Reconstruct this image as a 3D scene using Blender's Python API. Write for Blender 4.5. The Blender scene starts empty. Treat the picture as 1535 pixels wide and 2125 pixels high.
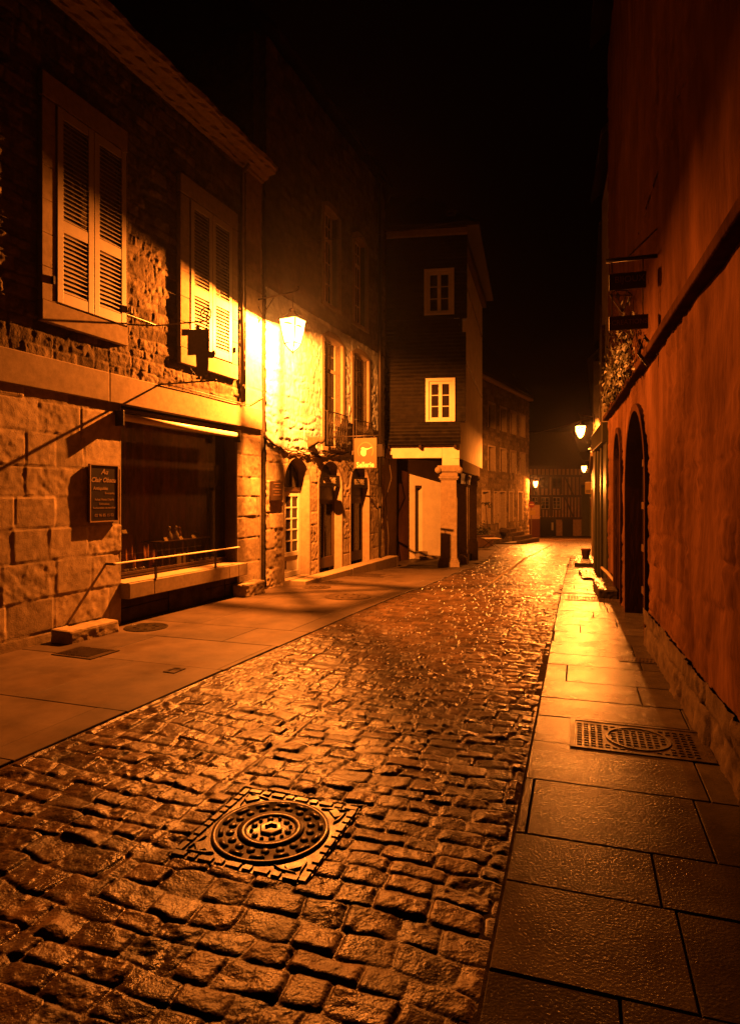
import bpy, math, random
import numpy as np
from mathutils import Vector, Matrix
rnd = random.Random(7)
C = bpy.context.scene.collection
S = bpy.context.scene
# ------------------------------------------------------------------ camera, sky, exposure
EYE, F, CX, HY = 1.68, 1300.0, 767.0, 1030.0
cam_d = bpy.data.cameras.new('camera'); cam = bpy.data.objects.new('camera', cam_d); C.objects.link(cam)
cam.location = (0, 0, EYE); cam.rotation_euler = (math.radians(90), 0, 0)
cam_d.sensor_fit = 'HORIZONTAL'; cam_d.sensor_width = 36; cam_d.lens = F/1535*36
cam_d.shift_x = (767.5-CX)/1535; cam_d.shift_y = -(1062.5-HY)/1535
cam_d.clip_start = 0.05; cam_d.clip_end = 500
S.camera = cam
S.render.engine = 'CYCLES'
S.cycles.max_bounces = 6; S.cycles.diffuse_bounces = 1; S.cycles.glossy_bounces = 3
S.cycles.transparent_max_bounces = 12; S.cycles.sample_clamp_indirect = 0.3
S.cycles.caustics_reflective = False; S.cycles.caustics_refractive = False
try:
    S.cycles.use_denoising = True
except Exception:
    pass
S.view_settings.view_transform = 'Standard'; S.view_settings.look = 'None'
S.view_settings.gamma = 1; S.view_settings.exposure = 0
W = bpy.data.worlds.new('World'); S.world = W; W.use_nodes = True
bg = W.node_tree.nodes['Background']
bg.inputs[0].default_value = (1.0, 0.16, 0.02, 1); bg.inputs[1].default_value = 0.0006
LAMP_COL = (1.0, 0.245, 0.028); LAMP_W = 10500.0; GLASS_EMIT = (1.0, 0.33, 0.055)

# ------------------------------------------------------------------ noise + stone fields
def _h(ix, iy, seed):
    n = (ix.astype(np.int64)*374761393 + iy.astype(np.int64)*668265263 + seed*982451653) & 0xffffffff
    n = ((n ^ (n >> 13))*1274126177) & 0xffffffff
    n = n ^ (n >> 16)
    return (n & 0xffff)/65535.0
def vn(x, y, seed=0):
    x = np.asarray(x, float); y = np.asarray(y, float)
    ix = np.floor(x); iy = np.floor(y); fx = x-ix; fy = y-iy
    fx = fx*fx*(3-2*fx); fy = fy*fy*(3-2*fy)
    a = _h(ix, iy, seed); b = _h(ix+1, iy, seed); c = _h(ix, iy+1, seed); d = _h(ix+1, iy+1, seed)
    return (a*(1-fx)+b*fx)*(1-fy)+(c*(1-fx)+d*fx)*fy - .5
def fbm(x, y, seed=0, octv=4):
    s = 0; a = 1.0
    for k in range(octv):
        s = s + a*vn(x*2**k+k*17.3, y*2**k+k*9.1, seed+k); a *= .5
    return s
def stones(q, r, rows=(.12, .18), widths=(.16, .3), warp=.03, wscale=3.0, rad=.03, depth=.03, tilt=.25, rough=.006, seed=1, joint=.006, rowskip=None, uneven=.012):
    """height and tone of a coursed stone surface; q runs along the courses, r across them"""
    q0, r0 = q, r
    q = q0 + warp*2*vn(q0*wscale, r0*wscale, seed+11) + warp*.8*vn(q0*wscale*3.1, r0*wscale*3.1, seed+13)
    r = r0 + warp*2*vn(q0*wscale, r0*wscale, seed+12) + warp*.8*vn(q0*wscale*3.1, r0*wscale*3.1, seed+14)
    g = np.random.RandomState(seed)
    rmin, rmax = r.min()-.5, r.max()+.5
    eb = [rmin]
    while eb[-1] < rmax: eb.append(eb[-1]+g.uniform(*rows))
    eb = np.array(eb); ri = np.clip(np.searchsorted(eb, r)-1, 0, len(eb)-2)
    d_r = np.minimum(r-eb[ri], eb[ri+1]-r); rc = (r-(eb[ri]+eb[ri+1])/2)/((eb[ri+1]-eb[ri])/2)
    d_q = np.zeros_like(q); qc = np.zeros_like(q); sid = np.zeros_like(q)
    qmin, qmax = q.min()-.5, q.max()+.5
    for i in range(len(eb)-1):
        n = int((qmax-qmin)/widths[0])+3
        e = qmin - g.uniform(0, widths[1]) + np.concatenate([[0], np.cumsum(g.uniform(widths[0], widths[1], n))])
        m = ri == i
        if not m.any(): continue
        qq = q[m]; k = np.clip(np.searchsorted(e, qq)-1, 0, len(e)-2)
        d_q[m] = np.minimum(qq-e[k], e[k+1]-qq); qc[m] = (qq-(e[k]+e[k+1])/2)/((e[k+1]-e[k])/2); sid[m] = k+i*997
    dr = np.clip((d_r-joint)/rad, 0, 1); dq = np.clip((d_q-joint)/rad, 0, 1)
    cr = 1-np.sqrt(np.clip((1-dr)**2+(1-dq)**2, 0, 1))
    prof = np.sqrt(np.clip(1-(1-cr)**2, 0, 1))
    t1 = _h(sid, sid*0+3, seed)-.5; t2 = _h(sid, sid*0+5, seed)-.5; t3 = _h(sid, sid*0+7, seed); t4 = _h(sid, sid*0+9, seed)
    inside = (t1*qc+t2*rc)*tilt*.05 + (t3-.5)*2*uneven
    nz = fbm(q0*14, r0*14, seed+31, 4)*rough*(.5+1.6*t4**2)*2 + fbm(q0*45, r0*45, seed+41, 2)*rough*.45
    h = (depth + inside)*prof + nz*(.35+.65*prof)
    return h, np.clip(.5+(t3-.5)*.9+.5*fbm(q0*3, r0*3, seed+51, 3), 0, 1)*(.55+.45*np.clip(cr*3, 0, 1))

# ------------------------------------------------------------------ mesh builder
class MB:
    def __init__(s): s.v = []; s.f = []
    def add(s, vs, fs):
        o = len(s.v); s.v += [tuple(p) for p in vs]; s.f += [tuple(i+o for i in f) for f in fs]; return s
    def box(s, x0, x1, y0, y1, z0, z1):
        return s.add([(x0,y0,z0),(x1,y0,z0),(x1,y1,z0),(x0,y1,z0),(x0,y0,z1),(x1,y0,z1),(x1,y1,z1),(x0,y1,z1)],
              [(0,3,2,1),(4,5,6,7),(0,1,5,4),(1,2,6,5),(2,3,7,6),(3,0,4,7)])
    def hexa(s, b, t):
        return s.add(list(b)+list(t), [(0,3,2,1),(4,5,6,7),(0,1,5,4),(1,2,6,5),(2,3,7,6),(3,0,4,7)])
    def prism(s, pts, y0, y1):            # outline in local x,z ; thickness along y
        n = len(pts); vs = [(x,y0,z) for x,z in pts]+[(x,y1,z) for x,z in pts]
        fs = [tuple(range(n)), tuple(range(2*n-1, n-1, -1))]+[(i, i+n, (i+1) % n+n, (i+1) % n) for i in range(n)]
        return s.add(vs, fs)
    def tube(s, path, r, n=8, cap=True, r1=None):
        P = [Vector(p) for p in path]; m = len(P); vs = []; up = None
        for i, p in enumerate(P):
            t = (P[min(i+1, m-1)]-P[max(i-1, 0)]).normalized()
            if up is None:
                up = Vector((0,0,1)) if abs(t.z) < .9 else Vector((1,0,0))
            a = t.cross(up).normalized(); b = a.cross(t).normalized(); up = b
            rr = r if r1 is None else r+(r1-r)*i/max(1, m-1)
            for k in range(n):
                w = 2*math.pi*k/n; vs.append(p+a*math.cos(w)*rr+b*math.sin(w)*rr)
        fs = [(i*n+k, i*n+(k+1) % n, (i+1)*n+(k+1) % n, (i+1)*n+k) for i in range(m-1) for k in range(n)]
        if cap: fs += [tuple(range(n-1, -1, -1)), tuple(range((m-1)*n, m*n))]
        return s.add(vs, fs)
    def lathe(s, prof, c=(0,0,0), n=16, ang=0, cap=True):
        vs = []; m = len(prof)
        for r, z in prof:
            for k in range(n):
                w = 2*math.pi*k/n+ang; vs.append((c[0]+r*math.cos(w), c[1]+r*math.sin(w), c[2]+z))
        fs = [(i*n+k, i*n+(k+1) % n, (i+1)*n+(k+1) % n, (i+1)*n+k) for i in range(m-1) for k in range(n)]
        if cap: fs += [tuple(range(n-1, -1, -1)), tuple(range((m-1)*n, m*n))]
        return s.add(vs, fs)
    def build(s, name, mat, parent=None, smooth=False, bevel=0, loc=None):
        me = bpy.data.meshes.new(name); me.from_pydata(s.v, [], s.f); me.update()
        o = link(name, me, mat, parent, smooth)
        if bevel:
            b = o.modifiers.new('bevel', 'BEVEL'); b.width = bevel; b.segments = 2; b.limit_method = 'ANGLE'; b.angle_limit = .6
        if loc: o.location = loc
        return o
def link(name, me, mat, parent=None, smooth=False):
    o = bpy.data.objects.new(name, me); C.objects.link(o)
    if mat: me.materials.append(mat)
    if parent: o.parent = parent
    if smooth: me.polygons.foreach_set('use_smooth', [True]*len(me.polygons))
    return o
def tag(o, label=None, cat=None, group=None, kind=None):
    if label: o['label'] = label
    if cat: o['category'] = cat
    if group: o['group'] = group
    if kind: o['kind'] = kind
    return o
class Frame:                               # a facade: x along it, +y into the building, z up
    def __init__(s, o, d):
        d = Vector((d[0], d[1])).normalized(); s.o = Vector((o[0], o[1])); s.d = d; s.out = Vector((d.y, -d.x)); s.rz = math.atan2(d.y, d.x)
    def u(s, px, n=0.0):
        k = (px-CX)/F
        return (k*(s.o.y+n*s.out.y)-s.o.x-n*s.out.x)/(s.d.x-k*s.d.y)
    def uz(s, px, py, n=0.0):
        u = s.u(px, n); Y = s.o.y+u*s.d.y+n*s.out.y
        return u, EYE+(HY-py)/F*Y
    def pt(s, u, n=0.0):
        return s.o+s.d*u+s.out*n
def thing(name, label, cat, fr=None, loc=(0,0,0), rz=0, group=None):
    o = bpy.data.objects.new(name, None); C.objects.link(o); o.empty_display_size = .2
    if fr is not None: o.location = (fr.o.x, fr.o.y, loc[2]); o.rotation_euler = (0,0,fr.rz)
    else: o.location = loc; o.rotation_euler = (0,0,rz)
    return tag(o, label, cat, group)
def copy_tree(o, parent=None):
    c = o.copy(); C.objects.link(c)
    if parent: c.parent = parent
    for ch in list(o.children): copy_tree(ch, c)
    return c
def grid_mesh(name, V, nu, nv, mat, parent=None, tone=None, keep=None, smooth=True):
    idx = np.arange(nu*nv).reshape(nv, nu)
    Q = np.stack([idx[:-1,:-1], idx[:-1,1:], idx[1:,1:], idx[1:,:-1]], -1).reshape(-1, 4)
    if keep is not None: Q = Q[keep.reshape(-1)]
    me = bpy.data.meshes.new(name); me.vertices.add(nu*nv); me.vertices.foreach_set('co', V.reshape(-1).astype(np.float32))
    me.loops.add(len(Q)*4); me.loops.foreach_set('vertex_index', Q.reshape(-1).astype(np.int32))
    me.polygons.add(len(Q)); me.polygons.foreach_set('loop_start', np.arange(0, len(Q)*4, 4, dtype=np.int32))
    me.polygons.foreach_set('loop_total', np.full(len(Q), 4, dtype=np.int32))
    me.polygons.foreach_set('use_smooth', np.full(len(Q), smooth))
    if tone is not None:
        a = me.attributes.new('tone', 'FLOAT', 'POINT'); a.data.foreach_set('value', tone.reshape(-1).astype(np.float32))
    me.update(); me.validate()
    return link(name, me, mat, parent)
def relief(name, parent, u0, u1, z0, z1, res, fn, mat, keep=None, n0=0.0):
    nu = max(2, int((u1-u0)/res)+1); nv = max(2, int((z1-z0)/res)+1)
    U, Z = np.meshgrid(np.linspace(u0, u1, nu), np.linspace(z0, z1, nv))
    h, t = fn(U, Z)
    V = np.stack([U, -(h+n0), Z], -1); k = None
    if keep is not None:
        Uc = (U[:-1,:-1]+U[1:,1:])/2; Zc = (Z[:-1,:-1]+Z[1:,1:])/2; k = keep(Uc, Zc)
    return grid_mesh(name, V, nu, nv, mat, parent, t, k)

# ------------------------------------------------------------------ materials
def mat(name, col, rough=.7, var=.25, scale=6, bump=.0, bscale=40, spec=.5, metal=0, tone=0.0, dark=None, bdist=.01, rvar=.0, streak=False, k=.55):
    m = bpy.data.materials.new(name); m.use_nodes = True; nt = m.node_tree; N = nt.nodes; L = nt.links
    col = (col[0]*k, col[1]*k*.90, col[2]*k*.68)
    if rough >= .75: spec = 0.0
    b = N['Principled BSDF']; b.inputs['Roughness'].default_value = rough; b.inputs['Metallic'].default_value = metal
    b.inputs['Specular IOR Level'].default_value = spec; b.inputs['Specular Tint'].default_value = (1,.84,.6,1)
    tc = N.new('ShaderNodeTexCoord'); src = tc.outputs['Object']
    if streak:
        mp = N.new('ShaderNodeMapping'); mp.inputs['Scale'].default_value = (1, 1, .12 if 'wood' in name or 'timber' in name else .3); L.new(src, mp.inputs[0]); srcc = mp.outputs[0]
    else: srcc = src
    no = N.new('ShaderNodeTexNoise'); no.inputs['Scale'].default_value = scale; no.inputs['Detail'].default_value = 8; no.inputs['Roughness'].default_value = .65
    L.new(srcc, no.inputs['Vector'])
    mx = N.new('ShaderNodeMix'); mx.data_type = 'RGBA'
    d = dark or tuple(c*(1-var*1.6) for c in col); lt = tuple(min(1, c*(1+var)) for c in col)
    mx.inputs['A'].default_value = (*d, 1); mx.inputs['B'].default_value = (*lt, 1)
    cr = N.new('ShaderNodeMapRange'); cr.inputs[1].default_value = .3; cr.inputs[2].default_value = .7
    L.new(no.outputs[0], cr.inputs[0]); L.new(cr.outputs[0], mx.inputs['Factor']); out = mx.outputs['Result']
    if tone:
        at = N.new('ShaderNodeAttribute'); at.attribute_name = 'tone'
        mr = N.new('ShaderNodeMapRange'); mr.inputs[3].default_value = 1-tone; mr.inputs[4].default_value = 1+tone*.6
        L.new(at.outputs['Fac'], mr.inputs[0])
        mu = N.new('ShaderNodeVectorMath'); mu.operation = 'SCALE'; L.new(out, mu.inputs[0]); L.new(mr.outputs[0], mu.inputs['Scale']); out = mu.outputs[0]
    L.new(out, b.inputs['Base Color'])
    if bump:
        n2 = N.new('ShaderNodeTexNoise'); n2.inputs['Scale'].default_value = bscale; n2.inputs['Detail'].default_value = 5; L.new(srcc if streak else src, n2.inputs['Vector'])
        bp = N.new('ShaderNodeBump'); bp.inputs['Strength'].default_value = bump; bp.inputs['Distance'].default_value = bdist
        L.new(n2.outputs[0], bp.inputs['Height']); L.new(bp.outputs[0], b.inputs['Normal'])
    if rvar:
        n3 = N.new('ShaderNodeTexNoise'); n3.inputs['Scale'].default_value = scale*.6; n3.inputs['Detail'].default_value = 6; L.new(src, n3.inputs['Vector'])
        rr = N.new('ShaderNodeMapRange'); rr.inputs[1].default_value = .35; rr.inputs[2].default_value = .65
        rr.inputs[3].default_value = max(.05, rough-rvar); rr.inputs[4].default_value = min(1, rough+rvar)
        L.new(n3.outputs[0], rr.inputs[0]); L.new(rr.outputs[0], b.inputs['Roughness'])
    return m
M = dict(
    cobble=mat('wet_granite_setts', (.125,.082,.053), .34, .42, 7, .8, 90, .11, tone=.5, bdist=.005, rvar=.12),
    slab=mat('damp_granite_slab', (.085,.07,.055), .24, .25, 5, .7, 80, .065, tone=.35, bdist=.004, rvar=.06),
    smooth_slab=mat('worn_granite_slab', (.135,.102,.078), .55, .28, 2.2, .25, 160, .10, tone=.25, bdist=.003, rvar=.12),
    bed=mat('joint_grit', (.05,.04,.032), .8, .4, 20, .5, 200),
    earth=mat('earth', (.08,.07,.06), .9, .3, 2),
    rubble=mat('rubble_stone', (.26,.21,.155), .85, .3, 7, .7, 45, .2, tone=.45, bdist=.012),
    ashlar=mat('granite_ashlar', (.70,.58,.44), .8, .2, 9, .6, 90, .25, tone=.35, bdist=.006),
    dressed=mat('dressed_granite', (.52,.43,.33), .8, .15, 11, .4, 110, .25, bdist=.004),
    glareface=mat('lamp_glare_rubble', (.85,.95,1.1), .9, .22, 5, .6, 40, .15, tone=.35, bdist=.012),  # rubble whitened so the lantern's glare is in the colour
    render=mat('lime_render', (.42,.36,.28), .9, .18, 3, .5, 30, .15, bdist=.01),
    cream=mat('cream_plaster', (.80,.75,.64), .85, .1, 2.5, .3, 25, .2, bdist=.006, k=1.0),
    ochre=mat('ochre_plaster', (.165,.08,.044), .85, .34, 2.6, .7, 22, .2, bdist=.012, streak=True, tone=.55),
    darkstone=mat('dark_plinth_stone', (.13,.10,.08), .8, .3, 6, .5, 60, .3),
    slate=mat('wall_slate', (.016,.013,.011), .6, .3, 8, .3, 60, .12, tone=.5),
    roof=mat('roof_slate', (.04,.036,.032), .6, .3, 5, .4, 20),
    white=mat('white_paint', (.74,.70,.62), .5, .06, 14, .12, 60, .3, bdist=.003, k=1.0),
    shutter=mat('pale_shutter_paint', (.66,.58,.48), .55, .08, 12, .12, 60, .35, bdist=.003),
    brown=mat('brown_painted_wood', (.10,.055,.03), .5, .25, 10, .25, 50, .4, streak=True),
    timber=mat('old_timber', (.07,.035,.02), .7, .3, 12, .5, 40, .3, streak=True),
    greendoor=mat('dark_green_paint', (.03,.035,.02), .4, .2, 10),
    iron=mat('black_iron', (.05,.04,.035), .45, .25, 20, .15, 60, .5, metal=.3),
    castiron=mat('cast_iron', (.075,.055,.04), .36, .4, 14, .4, 110, .12, metal=0, bdist=.003, rvar=.1),
    zinc=mat('zinc_pipe', (.30,.25,.2), .5, .2, 8, .1, 30, .4, metal=.4),
    pale_metal=mat('pale_enamel_metal', (.80,.74,.62), .35, .06, 10, 0, 30, .5, k=1.0),
    board=mat('black_sign_board', (.012,.008,.006), .35, .2, 8),
    plaque=mat('bronze_plaque', (.07,.04,.022), .5, .2, 14, .1, 40),
    lettering=mat('cream_lettering', (.75,.68,.52), .6, .03, 8),
    goldlet=mat('faded_lettering', (.42,.26,.13), .6, .1, 8),
    mustard=mat('mustard_sign_paint', (.095,.072,.03), .55, .08, 6),
    mustard_lt=mat('light_mustard_paint', (.20,.15,.07), .55, .05, 6),
    curtain=mat('dark_brown_drape', (.62,.32,.18), .9, .45, 5, .3, 30, streak=True, k=1.0),
    cloth=mat('display_cloth', (.16,.09,.055), .85, .2, 8, .2, 40),
    card=mat('price_card', (.75,.66,.4), .7, .04, 9),
    leaf=mat('ivy_leaf', (.05,.055,.025), .55, .4, 12),
    bark=mat('vine_wood', (.13,.085,.05), .9, .3, 20, .6, 40),
    cable=mat('grey_cable', (.16,.12,.09), .6, .2, 20),
    terracotta=mat('terracotta', (.25,.12,.07), .8, .2, 10),
    redpaint=mat('red_shop_paint', (.10,.02,.015), .5, .2, 9),
    signred=mat('sign_red', (.5,.05,.03), .5, .05, 9),
    signyel=mat('sign_yellow', (.75,.55,.12), .5, .05, 9),
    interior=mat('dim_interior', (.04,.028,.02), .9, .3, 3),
    bright=mat('pale_blind', (.6,.5,.36), .8, .06, 3),
    greenwall=mat('pale_green_render', (.30,.32,.16), .85, .15, 3, .3, 20),
    infill=mat('rust_infill_plaster', (.55,.36,.22), .9, .2, 4, .3, 20),
)
def glass_mat(name, tint=(.02,.015,.012), rough=.04, alpha=.0):
    m = bpy.data.materials.new(name); m.use_nodes = True; nt = m.node_tree; N = nt.nodes; L = nt.links; N.clear()
    out = N.new('ShaderNodeOutputMaterial'); gl = N.new('ShaderNodeBsdfGlossy'); gl.inputs['Roughness'].default_value = rough
    gl.inputs['Color'].default_value = (.9,.9,.9,1)
    tr = N.new('ShaderNodeBsdfTransparent'); tr.inputs['Color'].default_value = (.85,.82,.76,1)
    df = N.new('ShaderNodeBsdfDiffuse'); df.inputs['Color'].default_value = (*tint, 1)
    lw = N.new('ShaderNodeLayerWeight'); pw = N.new('ShaderNodeMath'); pw.operation = 'POWER'; pw.inputs[1].default_value = 5; L.new(lw.outputs['Facing'], pw.inputs[0]); fr = N.new('ShaderNodeMath'); fr.operation = 'MULTIPLY_ADD'; fr.inputs[1].default_value = .9; fr.inputs[2].default_value = .05; L.new(pw.outputs[0], fr.inputs[0])
    m1 = N.new('ShaderNodeMixShader'); m1.inputs[0].default_value = alpha; L.new(tr.outputs[0], m1.inputs[1]); L.new(df.outputs[0], m1.inputs[2])
    m2 = N.new('ShaderNodeMixShader'); L.new(fr.outputs[0], m2.inputs[0]); L.new(m1.outputs[0], m2.inputs[1]); L.new(gl.outputs[0], m2.inputs[2])
    L.new(m2.outputs[0], out.inputs[0]); return m
M['glass'] = glass_mat('window_glass', alpha=.15)
M['pane'] = glass_mat('dark_pane', (.03,.02,.014), .08, .85)
def lamp_glass():
    m = bpy.data.materials.new('lit_lantern_glass'); m.use_nodes = True; N = m.node_tree.nodes; L = m.node_tree.links; N.clear()
    out = N.new('ShaderNodeOutputMaterial'); em = N.new('ShaderNodeEmission'); em.inputs[0].default_value = (*GLASS_EMIT, 1); em.inputs[1].default_value = 18
    tr = N.new('ShaderNodeBsdfTransparent'); ad = N.new('ShaderNodeAddShader'); L.new(em.outputs[0], ad.inputs[0]); L.new(tr.outputs[0], ad.inputs[1]); L.new(ad.outputs[0], out.inputs[0]); return m
M['lampglass'] = lamp_glass()
def bulb_mat():
    m = bpy.data.materials.new('lit_bulb'); m.use_nodes = True; N = m.node_tree.nodes; L = m.node_tree.links; N.clear()
    out = N.new('ShaderNodeOutputMaterial'); em = N.new('ShaderNodeEmission'); em.inputs[0].default_value = (1,.8,.5,1); em.inputs[1].default_value = 20
    L.new(em.outputs[0], out.inputs[0]); return m
M['bulb'] = bulb_mat()

def text(name, s, size, x, y, z, m, parent, shear=0, bold=0.0, align='CENTER', extrude=.002, sx=1.0, rot=(math.pi/2,0,0)):
    cu = bpy.data.curves.new(name, 'FONT'); cu.body = s; cu.size = size; cu.shear = shear; cu.offset = bold; cu.extrude = extrude
    cu.align_x = align; cu.align_y = 'CENTER'; cu.resolution_u = 3
    t = bpy.data.objects.new(name+'_tmp', cu); C.objects.link(t); bpy.context.view_layer.update()
    dg = bpy.context.evaluated_depsgraph_get(); me = bpy.data.meshes.new_from_object(t.evaluated_get(dg))
    bpy.data.objects.remove(t); bpy.data.curves.remove(cu); me.name = name; me.materials.clear()
    o = link(name, me, m, parent); o.location = (x,y,z); o.rotation_euler = rot; o.scale = (sx,1,1); return o

# ------------------------------------------------------------------ ground
GY = [-20,0,9,11,14.5,17.6,25,40,64,90]; GZ = [.02,0,0,-.03,-.15,-.30,-.62,-1.06,-2.35,-3.6]
def g(y): return np.interp(y, GY, GZ)
def gz(y): return float(np.interp(y, GY, GZ))
def wallA(Y): return -3.31+.394*(Y-8.21)
def road_l(Y): return np.interp(Y, [-2,4.55,7.66,13,20,28.8,36,46], [-4.7,-2.03,-.76,1.37,3.6,5.83,8.9,13.4])
def road_r(Y): return np.interp(Y, [-2,2.41,23,27,46], [-1.0,.469,7.36,9.6,16.3])
def seam(Y): return np.interp(Y, [-2,5.1,12.5,22.7,46], [-2.9,-.32,2.4,5.7,14.5])
def wallR(Y): return np.interp(Y, [0,6.93,10.3,15.2,25,40,60], [1.07,3.11,4.12,5.5,8.85,14.3,21.7])
MH = Vector((-.498,3.165)); MHA = math.radians(-19)      # square manhole in the setts
# base sheet to the horizon
ys = [-15,0,9,11,14.5,17.6,25,40,64,90,240]
gb = MB()
for x0, x1 in ((-160,-5),(-5,10),(10,26),(26,160)):
    for i in range(len(ys)-1):
        a, b = ys[i], ys[i+1]
        gb.add([(x0,a,gz(a)-.09),(x1,a,gz(a)-.09),(x1,b,gz(b)-.09),(x0,b,gz(b)-.09)], [(0,1,2,3)])
tag(gb.build('ground', M['earth']), kind='structure')
# cobbled road: one modelled sheet of setts
yy = [1.0]
while yy[-1] < 46: yy.append(yy[-1]+(min(.0011*yy[-1]**1.5, .03) if yy[-1] < 24 else .09))
yy = np.array(yy); NS = 480
T, Yg = np.meshgrid(np.linspace(0, 1, NS), yy)
Lx = road_l(Yg); Rx = road_r(Yg); X = Lx+(Rx-Lx)*T
dl = (Rx-X)/1.055
al = (Yg+.335*(X))/1.055
hR, tR = stones(-dl, al, (.095,.155), (.15,.27), .024, 3.2, .024, .012, .30, .0050, 21, .004, uneven=.004)
al2 = (Yg+.40*X)/1.077; ql = (X-.40*Yg)/1.077
hL, tL = stones(ql, al2, (.11,.19), (.15,.30), .040, 2.6, .022, .010, .35, .0065, 37, .004, uneven=.004)
sx_ = seam(Yg); k = 1/(1+np.exp(-(X-sx_)*90)); k = (k > .5).astype(float)
h = hR*k+hL*(1-k); t = tR*k+tL*(1-k)
gut = np.exp(-((X-sx_)/.018)**2); h = h*(1-gut)+.012*gut; 
h = .004+(h-.004)*np.clip(1.2-.022*Yg, .7, 1)
h = h+fbm(X*.9, Yg*.9, 77, 3)*.018+fbm(X*95, Yg*95, 78, 2)*.0009*np.clip((9-Yg)/5,0,1)
edge = np.clip(np.minimum(X-Lx, Rx-X)/.03, 0, 1); h = h*edge+(.006)*(1-edge)
ca, sa = math.cos(MHA), math.sin(MHA)
ux = (X-MH.x)*ca+(Yg-MH.y)*sa; uy = -(X-MH.x)*sa+(Yg-MH.y)*ca
ins = (np.abs(ux) < .362) & (np.abs(uy) < .362); h = np.where(ins, -.03, h)
V = np.stack([X, Yg, g(Yg)-.020+h], -1)
tag(grid_mesh('cobbled_road', V, NS, len(yy), M['cobble'], None, t), kind='structure')
# slab pavements
def pavement(name, fl, fr, y0, y1, dirk, rows, wid, seed, m, gap=.009, lift=.0, holes=()):
    r_ = np.random.RandomState(seed); vs = []; fs = []; tn = []
    y = y0
    while y < y1:
        hgt = r_.uniform(*rows); lx = lambda Y: float(fl(Y)); rx = lambda Y: float(fr(Y))
        # course runs across the walk, perpendicular to the kerb
        wtot = rx(y)-lx(y)
        for _ in range(12): wtot = max(.1, .5*wtot+.5*(rx(y+hgt*.5-dirk*wtot*.95)-lx(y+hgt*.5)))
        x = 0.0 - r_.uniform(0, wid[1]*.6)
        while x < wtot:
            w = r_.uniform(*wid); a = max(0, x); b = min(wtot, x+w); x += w
            if b-a < .03: continue
            tone = r_.rand(); dz = r_.uniform(-.0025, .0025)
            nseg = max(1, int((b-a)/.4))
            def P(s, t, inset, z):
                yb = y + t; xx = s
                yc = yb - dirk*xx*.95
                return (lx(yb)+xx, yc, gz(yc)+z)
            ga = gap/2; be = .0035
            cor = [(a+ga,ga),(b-ga,ga),(b-ga,hgt-ga),(a+ga,hgt-ga)]
            inn = [(a+ga+be,ga+be),(b-ga-be,ga+be),(b-ga-be,hgt-ga-be),(a+ga+be,hgt-ga-be)]
            cx, cy, _ = P((a+b)/2, hgt/2, 0, 0)
            if any(abs(cx-hx) < hw and abs(cy-hy) < hh for hx, hy, hw, hh in holes): pass
            o = len(vs)
            vs += [P(s,t_,0,-.03) for s,t_ in cor]+[P(s,t_,0,lift+dz-.004) for s,t_ in cor]+[P(s,t_,0,lift+dz) for s,t_ in inn]
            tn += [tone]*12
            for i in range(4):
                j = (i+1) % 4; fs.append((o+i,o+j,o+4+j,o+4+i)); fs.append((o+4+i,o+4+j,o+8+j,o+8+i))
            fs.append((o+8,o+9,o+10,o+11))
        y += hgt
    me = bpy.data.meshes.new(name); me.from_pydata(vs, [], fs); me.update()
    at = me.attributes.new('tone','FLOAT','POINT'); at.data.foreach_set('value', tn)
    return tag(link(name, me, m), kind='structure')
pavement('pavement', lambda Y: road_r(Y)+.012, lambda Y: wallR(Y)+.5, -.5, 24.2, .335, (.34,.62), (.75,1.35), 5, M['slab'])
pavement('pavement', lambda Y: wallA(Y)-.3 if Y < 17.5 else .3, lambda Y: road_l(Y)-.006, 3.0, 22.5, .36, (.7,1.25), (.9,1.7), 9, M['smooth_slab'], .005)
def sheet(name, fl, fr, ylist, dz, m):
    b = MB()
    for a, c in zip(ylist[:-1], ylist[1:]):
        b.add([(fl(a),a,gz(a)+dz),(fr(a),a,gz(a)+dz),(fr(c),c,gz(c)+dz),(fl(c),c,gz(c)+dz)], [(0,1,2,3)])
    return tag(b.build(name, m), kind='structure')
yl = [0,3,6,9,11,12.5,14.5,16,17.6,20,22,25,28,32,36,40,46,52,64,90]
sheet('pavement_bed', lambda Y: road_r(Y)-.05, lambda Y: float(wallR(Y))+1.2, yl[:12], -.014, M['bed'])
sheet('pavement_bed', lambda Y: float(wallA(Y))-.6 if Y < 17.7 else .0, lambda Y: float(road_l(Y))-.02, yl[:10], -.012, M['bed'])
sheet('side_paving', lambda Y: -.5, lambda Y: float(road_l(Y))-.0, yl[9:17], -.004, M['smooth_slab'])
sheet('far_paving', lambda Y: float(road_r(Y)), lambda Y: float(wallR(Y))+2, yl[11:17], -.006, M['smooth_slab'])
sheet('far_square', lambda Y: -2, lambda Y: 36, yl[16:], -.008, M['smooth_slab'])
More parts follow.
